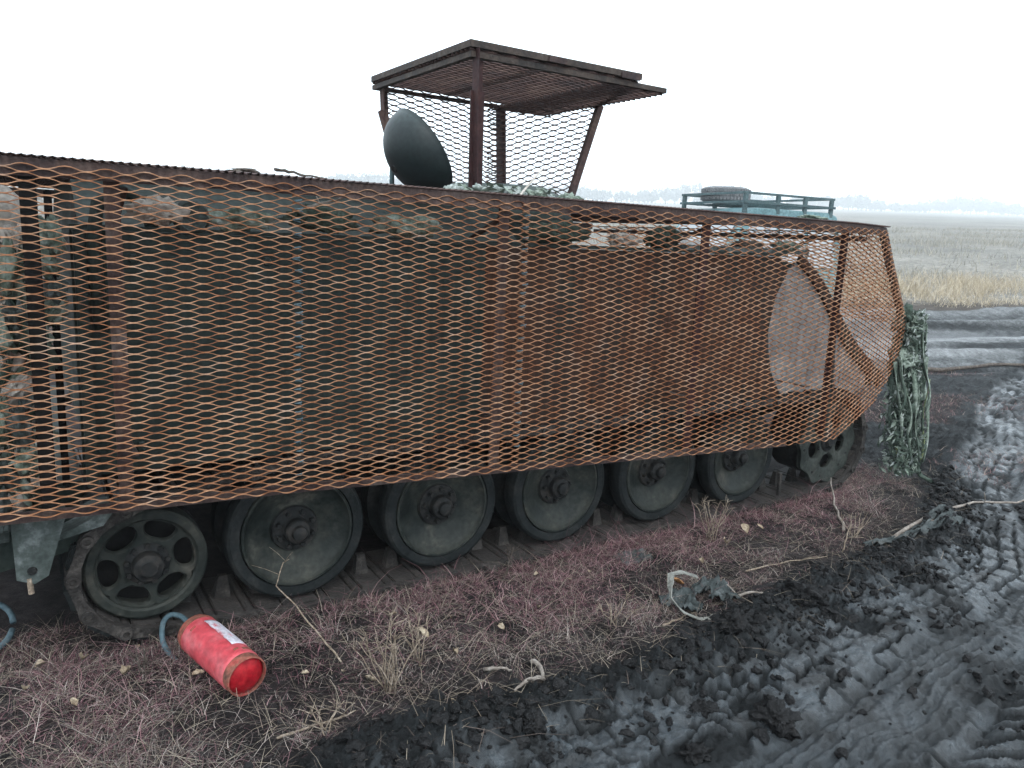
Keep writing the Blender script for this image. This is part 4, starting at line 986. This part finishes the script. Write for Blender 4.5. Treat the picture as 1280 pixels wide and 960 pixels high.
stick('broken_stalk', 'bent dry flower stalk leaning right of the red extinguisher', 'stalk', [G(.02, -.47), (-.02, -.30, .08), (-.06, -.12, .13), (-.09, -.03, .155), (-.055, -.01, .24), (-.03, -.01, .25)], .0035, M_straw, 3)
stick('stick', 'pale straight stick poking up before the drive sprocket', 'stick', [G(3.02, -.48), (3.20, -.28, .07), (3.40, -.10, .16)], .009, M_bark, 0)
stick('stick', 'curved pale stick lying at the mud edge in the middle', 'stick', [G(.64, -.79, .014), G(.655, -.85, .016), G(.61, -.91, .016), G(.53, -.945, .014), G(.46, -.955, .012)], .0105, M_bark, 1)
stick('stick', 'short pale stick left of the curved stick', 'stick', [G(.47, -.74, .012), G(.52, -.775, .013), G(.55, -.80, .010)], .008, M_bark, 0)
stick('twig', 'thin pale twig lying at the bottom left mud edge', 'twig', [G(-.30, -.78), G(-.20, -.765), G(-.10, -.755), G(-.03, -.745)], .0045, M_straw, 3)
stick('dead_branch', 'long pale branch lying on the mud at the right edge', 'branch', [G(3.15, -.68, .02), G(3.5, -.64, .03), G(3.75, -.60, .02), G(4.15, -.62, .03), G(4.6, -.67, .035), G(5.0, -.70, .03)], .012, M_bark, 4)
stick('dead_branch', 'dark thin branch lying across the far churned ground', 'branch', [G(8.6, 2.9, .03), G(9.6, 2.55, .04), G(10.8, 2.3, .03), G(12.2, 1.9, .04)], .035, M_twig, 3)
stick('twig', 'thin forked twig beside the dark rag', 'twig', [G(1.30, -.80), G(1.42, -.79), G(1.52, -.77)], .005, M_straw, 2)
stick('twig', 'brown twig lying right of the dark rag', 'twig', [G(1.72, -.75, .012), G(1.85, -.80, .012), G(1.93, -.83, .012)], .007, M_bark, 1)
stick('twig', 'thin twig standing in the bare soil right of the spiky weed', 'twig', [G(2.72, -.67), (2.76, -.66, .10), (2.78, -.66, .17)], .004, M_straw, 2)
stick('twig', 'pale forked twig lying below the standing twig', 'twig', [G(2.05, -.60), G(2.35, -.62), G(2.6, -.66)], .0045, M_straw, 3)
# rags
def rag(label, x, y, s, seed, material, flat=.22):
    t_ = thing('rag', label, 'rag', (x, y, gz(x, y) + .012))
    n = 26; u, v = np.meshgrid(np.linspace(-1, 1, n), np.linspace(-1, 1, n))
    rr = np.clip(1 - .0 * u, 0, 1); hx = u * s[0] * (1 + .5 * (fbm(v * 1.5 + seed, u * 1.5, 2, seed) - .5)); hy = v * s[1] * (1 + .7 * (fbm(u * 1.8 + seed, v * 1.8, 2, seed + 1) - .5))
    hz = flat * s[0] * (np.abs(fbm(u * 2.2 + seed, v * 2.2, 4, seed + 2) - .5) * 3.2 + .4 * fbm(u * 5, v * 5, 2, seed + 3)) - .01
    gzz = ground_height(x + hx, y + hy)[0] - gz(x, y)
    top = np.stack([hx, hy, hz + gzz], -1).reshape(-1, 3); bot = top - np.array([0, 0, .004])
    ii = np.arange(n * n).reshape(n, n); keepq = (fbm(u[:-1, :-1] * 2 + seed, v[:-1, :-1] * 2, 3, seed + 6) > .33).ravel()
    q = np.stack([ii[:-1, :-1], ii[:-1, 1:], ii[1:, 1:], ii[1:, :-1]], -1).reshape(-1, 4)[keepq]
    me = np_mesh('cloth', np.concatenate([top, bot]), np.concatenate([q, q[:, ::-1] + n * n]), material, True)
    link('cloth', me, t_); return t_
r1 = rag('torn dark rag with a pale webbing loop lying at the mud edge', 1.62, -.70, (.17, .10), 500, M_rag, .40)
v, f = ribbon([(-.16, .03, .09), (-.20, -.02, .06), (-.20, -.10, .035), (-.16, -.155, .02), (-.10, -.165, .015), (-.06, -.15, .012)], .012, .002, 0, 1.2)
MB().add(v, f).build('webbing_strap', M_strap, r1)
v, f = ribbon([(-.16, .03, .09), (-.10, .09, .11), (-.02, .10, .10), (.04, .06, .08)], .016, .002, 0, 1.0)
MB().add(v, f).build('webbing_strap', M_strap, r1)
rag('long muddy grey rag trailing along the mud edge by the long branch', 3.35, -.71, (.42, .05), 520, M_rag, .10)
rag('small dirty grey rag beside the track before the spiky weed', 1.62, -.24, (.09, .05), 540, M_rag, .2)
def leaf(label, x, y, l, material, group='dry leaves in the weeds', z=.02):
    a = random.uniform(0, 6.28); n = 7; top = []
    curl = random.uniform(1.0, 2.4)
    for i in range(n):
        t = i / (n - 1); w_ = l * .30 * math.sin(PI * min(1, t * .93 + .05)) * random.uniform(.8, 1.15)
        zc = l * (.28 * curl * (t - .4) ** 2 + random.uniform(-.02, .02))
        for s_ in (-1, 0, 1): top.append((l * (t - .5), s_ * w_, zc + (abs(s_) * w_ * .8 * curl * random.uniform(.6, 1.2))))
    nv = len(top); vs = top + [(p[0], p[1], p[2] - .0012) for p in top]; fs = []
    for i in range(n - 1):
        for s_ in range(2):
            q = (i * 3 + s_, i * 3 + s_ + 1, (i + 1) * 3 + s_ + 1, (i + 1) * 3 + s_); fs += [q, tuple(k + nv for k in q[::-1])]
    o = MB().add(vs, fs).build('dry_leaf', material, None, True)
    o.location = (x, y, gz(x, y) + z); o.rotation_euler = (random.uniform(-.5, .5), random.uniform(-.6, .6), a)
    return tag(o, label, 'leaf', group)
leaf('pale curled dry leaf standing on the weeds left of the extinguisher', -.66, -.28, .055, M_leaf, z=.045)
leaf('brown pale leaf pair by the idler wheel weeds', -.78, -.10, .055, M_leaf, z=.03)
leaf('flat pale leaf just below the red extinguisher', -.45, -.36, .045, M_leaf)
leaf('pale folded leaf touching the base of the extinguisher', -.26, -.40, .06, M_leaf)
leaf('pale leaf stuck on the lowest track link under the idler', -.76, .02, .035, M_leaf, z=.14)
leaf('orange dry leaf above the dark rag', 1.62, -.56, .06, M_leafrust, z=.03)
leaf('white pale leaf pinned high on the spiky weed', 2.30, -.36, .07, M_leaf, z=.07)
leaf('pale leaf on the spiky weed lower stalks', 2.12, -.40, .07, M_leaf, z=.05)
leaf('pale upright leaf in the tall stalk clump', .33, -.50, .06, M_leaf, z=.06)
spots = [(.0, -.55), (.07, -.62), (.52, -.38), (.66, -.55), (-.9, -.02), (-.6, -.05), (1.15, -.35), (.9, -.46), (.42, -.60), (.22, -.95), (-.12, -.50), (1.3, -.3), (1.05, -.22), (-.95, -.2), (-.82, -.35), (.3, -.3), (2.5, -.3), (1.9, -.45)]
where = ['below the bent stalk', 'right of the bent stalk base', 'between the tall stalks and the track', 'above the curved stick', 'under the rear step bracket', 'close to the idler wheel', 'left of the dark rag', 'right of the curved stick',
         'beside the short pale stick', 'on the mud edge below the tall stalks', 'just right of the extinguisher base', 'near the third road wheel', 'on the track edge by the third wheel', 'left of the small dry weed', 'at the lower left corner', 'below the first road wheel', 'left of the standing pale stick', 'right of the dark rag']
for (x, y), wh in zip(spots, where): leaf('small pale dry leaf among the low weeds ' + wh, x, y, random.uniform(.025, .045), M_leaf, z=random.uniform(.012, .035))
def clod(label, x, y, s, seed):
    o = crumple('mud_clod', M_clod, 0, 0, 0, s, s * .85, s * .55, seed, rough=.95); o.location = (x, y, gz(x, y) + s * .22); o.rotation_euler = (0, 0, random.uniform(0, 6))
    return tag(o, label, 'clod', 'mud clods on the track')
clod('largest black mud clod in the middle of the wheel track', 1.20, -1.46, .085, 600)
clod('small black mud clod left of the largest clod', 1.02, -1.30, .042, 601)
clod('black mud clod below the small one near the bottom edge', .86, -1.42, .055, 602)
clod('long black soil lump on the mud edge right of the dark rag', 1.98, -.98, .09, 603)
clod('wide black soil lump at the mud edge behind the small clod', 1.48, -1.02, .075, 604)
clod('black soil lump near the bottom middle mud edge', .42, -1.12, .06, 605)
clod('black crumb of soil right of the largest clod', 1.72, -1.36, .04, 606)

# crumbs of torn soil along the edge of the track: too many to count
bm = bmesh.new(); bmesh.ops.create_icosphere(bm, subdivisions=1, radius=1); bm.verts.ensure_lookup_table()
iv = np.array([v.co[:] for v in bm.verts]); iF = np.array([[v.index for v in f.verts] for f in bm.faces]); bm.free()
def crumb_d(x, y):
    v = y - edge(x); z = zones(x, y)['mud']
    return np.clip(z * (np.exp(-((v + .17) / .16) ** 2) * (.25 + 1.2 * sstep(.40, .62, fbm(x * 5, y * 6, 4, 21))) + .22 * sstep(.56, .70, fbm(x * 3.6, y * 3.6, 4, 33)) + .012), 0, 1)
x, y = scatter(26000, -.5, 4.6, -2.1, -.2, crumb_d); n = min(len(x), 5200); x = x[:n]; y = y[:n]
sz = .006 + .022 * rng.random(n) ** 3.2; cz = ground_height(x, y)[0] + sz * .25
Rr = rng.normal(0, 1, (n, 3, 3)); Qm, _ = np.linalg.qr(Rr)
P = iv[None] * (1 + .55 * (rng.random((n, len(iv), 1)) - .5)) * np.array([1.25, 1, .72]); P = np.einsum('nij,nkj->nki', Qm, P) * sz[:, None, None] * np.array([1, 1, .8]) + np.stack([x, y, cz], 1)[:, None]
Fc = (iF[None] + (np.arange(n) * len(iv))[:, None, None]).reshape(-1, 3)
tag(link('soil_crumbs', np_mesh('soil_crumbs', P.reshape(-1, 3), Fc, M_clod, False)), 'black crumbs of torn wet soil along the mud edge', 'soil', kind='stuff')

# ------------------------------------------------------------------ car behind the vehicle
CD = Vector((8.55, 5.30, 0)); cg = float(ramp(np.array([CD.x]), np.array([CD.y]))[0])
car = thing('parked_car', 'faded teal off road car with roof rack parked beyond the armoured vehicle', 'car', (CD.x, CD.y, cg), R(-8))
HR = 2.14 - cg                                                   # roof height above the ground there
def car_body():
    b = MB()
    half = .84
    prof = [(-1.95, .45), (-1.98, .95), (-1.90, 1.08), (-1.05, 1.16), (-.55, HR - .04), (-.40, HR), (1.02, HR), (1.16, HR - .05), (1.30, 1.10), (1.32, .45)]
    rings = []
    for s_ in (-1, 1):
        for (x, z) in prof:
            tuck = .13 * max(0, (z - 1.05)) / (HR - 1.05)
            rings.append((x, s_ * (half - tuck), z))
    n = len(prof)
    fs = [tuple(range(n)), tuple(range(2 * n - 1, n - 1, -1))] + [(i, i + n, (i + 1) % n + n, (i + 1) % n) for i in range(n)]
    b.add(rings, fs); return b
cb = car_body().build('body', M_car, car)
bv = cb.modifiers.new('bevel', 'BEVEL'); bv.width = .03; bv.segments = 2
wz0, wz1 = 1.16, HR - .10
for s_ in (-1, 1):
    for (x0, x1) in ((-.78, -.05), (.02, .50), (.56, 1.08)):
        xa = x0 + (.30 if x0 < -.5 else 0)
        ty = lambda z: s_ * (.84 - .13 * (z - 1.05) / (HR - 1.05) + .004)
        vs = [(x0, ty(wz0), wz0), (x1, ty(wz0), wz0), (x1, ty(wz1), wz1), (xa, ty(wz1), wz1)]
        vs += [(p[0], p[1] - s_ * .02, p[2]) for p in vs]
        MB().add(vs, [(0, 1, 2, 3), (7, 6, 5, 4), (0, 4, 5, 1), (1, 5, 6, 2), (2, 6, 7, 3), (3, 7, 4, 0)]).build('window', M_glass, car)
    for x in (-1.35, .75):
        wl = MB().lathe([(.20, -.02), (.36, -.02), (.38, 0), (.38, .2), (.36, .22), (.20, .22)], 28, 'y', close=True).build('wheel', M_rubber, car, autos=35); wl.location = (x, s_ * .75 - .10, .38)
        MB().lathe([(0, .0), (.06, -.01), (.19, .01), (.2, .2), (0, .2)], 20, 'y').build('rim', M_rack, wl, autos=35)
    MB().lathe([(0, -.02), (.09, 0), (.10, .03)], 20, 'x', (-1.985, s_ * .58, .82)).build('headlight', M_lamp, car, autos=40)
ws = [(-1.02, -.68, 1.19), (-1.02, .68, 1.19), (-.60, .62, HR - .08), (-.60, -.62, HR - .08)]
n_ = Vector((-.88, 0, .42)) * .012
MB().add([Vector(p) + n_ for p in ws] + [Vector(p) - n_ for p in ws], [(0, 1, 2, 3), (7, 6, 5, 4), (0, 4, 5, 1), (1, 5, 6, 2), (2, 6, 7, 3), (3, 7, 4, 0)]).build('windscreen', M_glass, car)
MB().box((-2.08, -.85, .45), (-1.96, .85, .62), .02).build('bumper', M_rack, car)
rk = link('roof_rack', None, car); zr = HR + .07
def rbar(p, q, r=.016): MB().bar(p, q, r * 2, r * 2).build('rail', M_rack, rk)
xa, xb, yy = -.62, 1.02, .70
for zz in (zr, zr + .125):
    ins = 0 if zz > zr + .06 else .03
    rbar((xa - .05, -yy - ins, zz), (xb + .05, -yy - ins, zz)); rbar((xa - .05, yy + ins, zz), (xb + .05, yy + ins, zz)); rbar((xa, -yy, zz + .003), (xa, yy, zz + .003)); rbar((xb, -yy, zz + .003), (xb, yy, zz + .003))
for s_ in (-1, 1):
    for x in (xa, xa + .60, xa + 1.12, xb):
        MB().box((x - .035, s_ * yy - .02, HR - .08), (x + .035, s_ * yy + .02, zr + .135), .006).build('rack_foot', M_rack, rk)
for x in np.linspace(xa + .25, xb - .25, 6): rbar((x, -yy, zr - .01), (x, yy, zr - .01), .012)
sp_ = thing('spare_tyre', 'grey spare tyre lying flat on the roof rack of the teal car', 'tyre')
prof = [(.20, .0), (.30, .0), (.345, .02), (.36, .05), (.36, .18), (.345, .21), (.30, .23), (.20, .23), (.19, .2), (.19, .03)]
M_tyre2 = mat('dusty grey tyre', [(.10, .105, .11), (.15, .155, .16), (.2, .2, .2)], scale=12, fine=60, rough=(.7, .9), bump=.3)
MB().lathe(prof, 40, 'z', close=True).build('carcass', M_tyre2, sp_, autos=40)
tr_ = MB()
for i in range(44):
    for zz, o_ in ((.055, 0), (.115, .5), (.175, 0)):
        t = 2 * PI * (i + o_) / 44; c, s = math.cos(t), math.sin(t)
        tr_.bar((.352 * c, .352 * s, zz), (.372 * c, .372 * s, zz), .034, .046)
tr_.build('tread_blocks', M_tyre2, sp_)
sp_.location = Vector((CD.x, CD.y, cg)) + Matrix.Rotation(R(-8), 3, 'Z') @ Vector((-.22, .22, zr + .02))

# ------------------------------------------------------------------ far tree belt
tb = MB(); tv = []; tf = []; base = 0
TBV = []; TBF = []
def gsurf(x, y): return float(ramp(np.array([float(x)]), np.array([float(y)]))[0])
for i in range(1000):
    along = random.uniform(-460, 760); dpt = random.uniform(0, 30)
    d = 560 + dpt + 14 * math.sin(along * .013)
    # frame: d along n=(.34,.94), along = (.94,-.34)
    x, y = .34 * d + .94 * along, .94 * d - .34 * along
    hh = random.uniform(8.0, 12.0) * (1.0 + .28 * math.sin(along * .05) + .2 * math.sin(along * .021 + 2)); z0 = gsurf(x, y) - .2
    tb.tube([(x, y, z0), (x, y, z0 + hh * .5), (x + .2, y, z0 + hh * .9)], [.22, .15, .05], 5)
    k = 60; c = rng.normal(0, 1, (k, 3)); c = c / np.linalg.norm(c, axis=1)[:, None] * rng.random((k, 1)) ** .4
    c = c * np.array([hh * .26, hh * .26, hh * .40]) + np.array([x, y, z0 + hh * .62])
    a_ = rng.normal(0, 1, (k, 3)) * .7; b_ = rng.normal(0, 1, (k, 3)) * .7
    TBV.append(np.stack([c - a_, c + b_, c + a_, c - b_], 1).reshape(-1, 3)); TBF.append(np.arange(k * 4).reshape(k, 4) + base); base += k * 4
tv = np.concatenate(TBV); tf = np.concatenate(TBF)
tr_me = tb.mesh('trunks', M_twig); 
belt = link('tree_belt', tr_me); tag(belt, 'row of trees fading into the mist across the far field', 'trees', kind='stuff')
M_far = mat('autumn tree foliage', [(.09, .10, .10), (.12, .125, .12), (.15, .15, .14)], scale=.3, fine=2, bump=0, rough=(.9, 1))
cr_ = link('tree_crowns', np_mesh('tree_crowns', tv, tf, M_far), belt); cr_['kind'] = 'stuff'

# ------------------------------------------------------------------ stand everything level
bpy.context.view_layer.update()
for o in list(COL.objects):
    if o.parent is None and o.type != 'LIGHT':
        o.matrix_world = LEVEL @ o.matrix_world

# ------------------------------------------------------------------ mist
hz = MB().box((-760, -760, -60), (1300, 1300, 20)).build('haze', bpy.data.materials.new('mist'))
tag(hz, 'pale mist over the field', 'mist', kind='stuff')
hm = hz.data.materials[0]; hm.use_nodes = True; hn2 = hm.node_tree; hn2.nodes.clear()
pv = hn2.nodes.new('ShaderNodeVolumePrincipled'); pv.inputs['Density'].default_value = .0015; pv.inputs['Color'].default_value = (.97, .99, 1, 1); pv.inputs['Anisotropy'].default_value = 0.35
ho = hn2.nodes.new('ShaderNodeOutputMaterial'); hn2.links.new(pv.outputs[0], ho.inputs['Volume'])
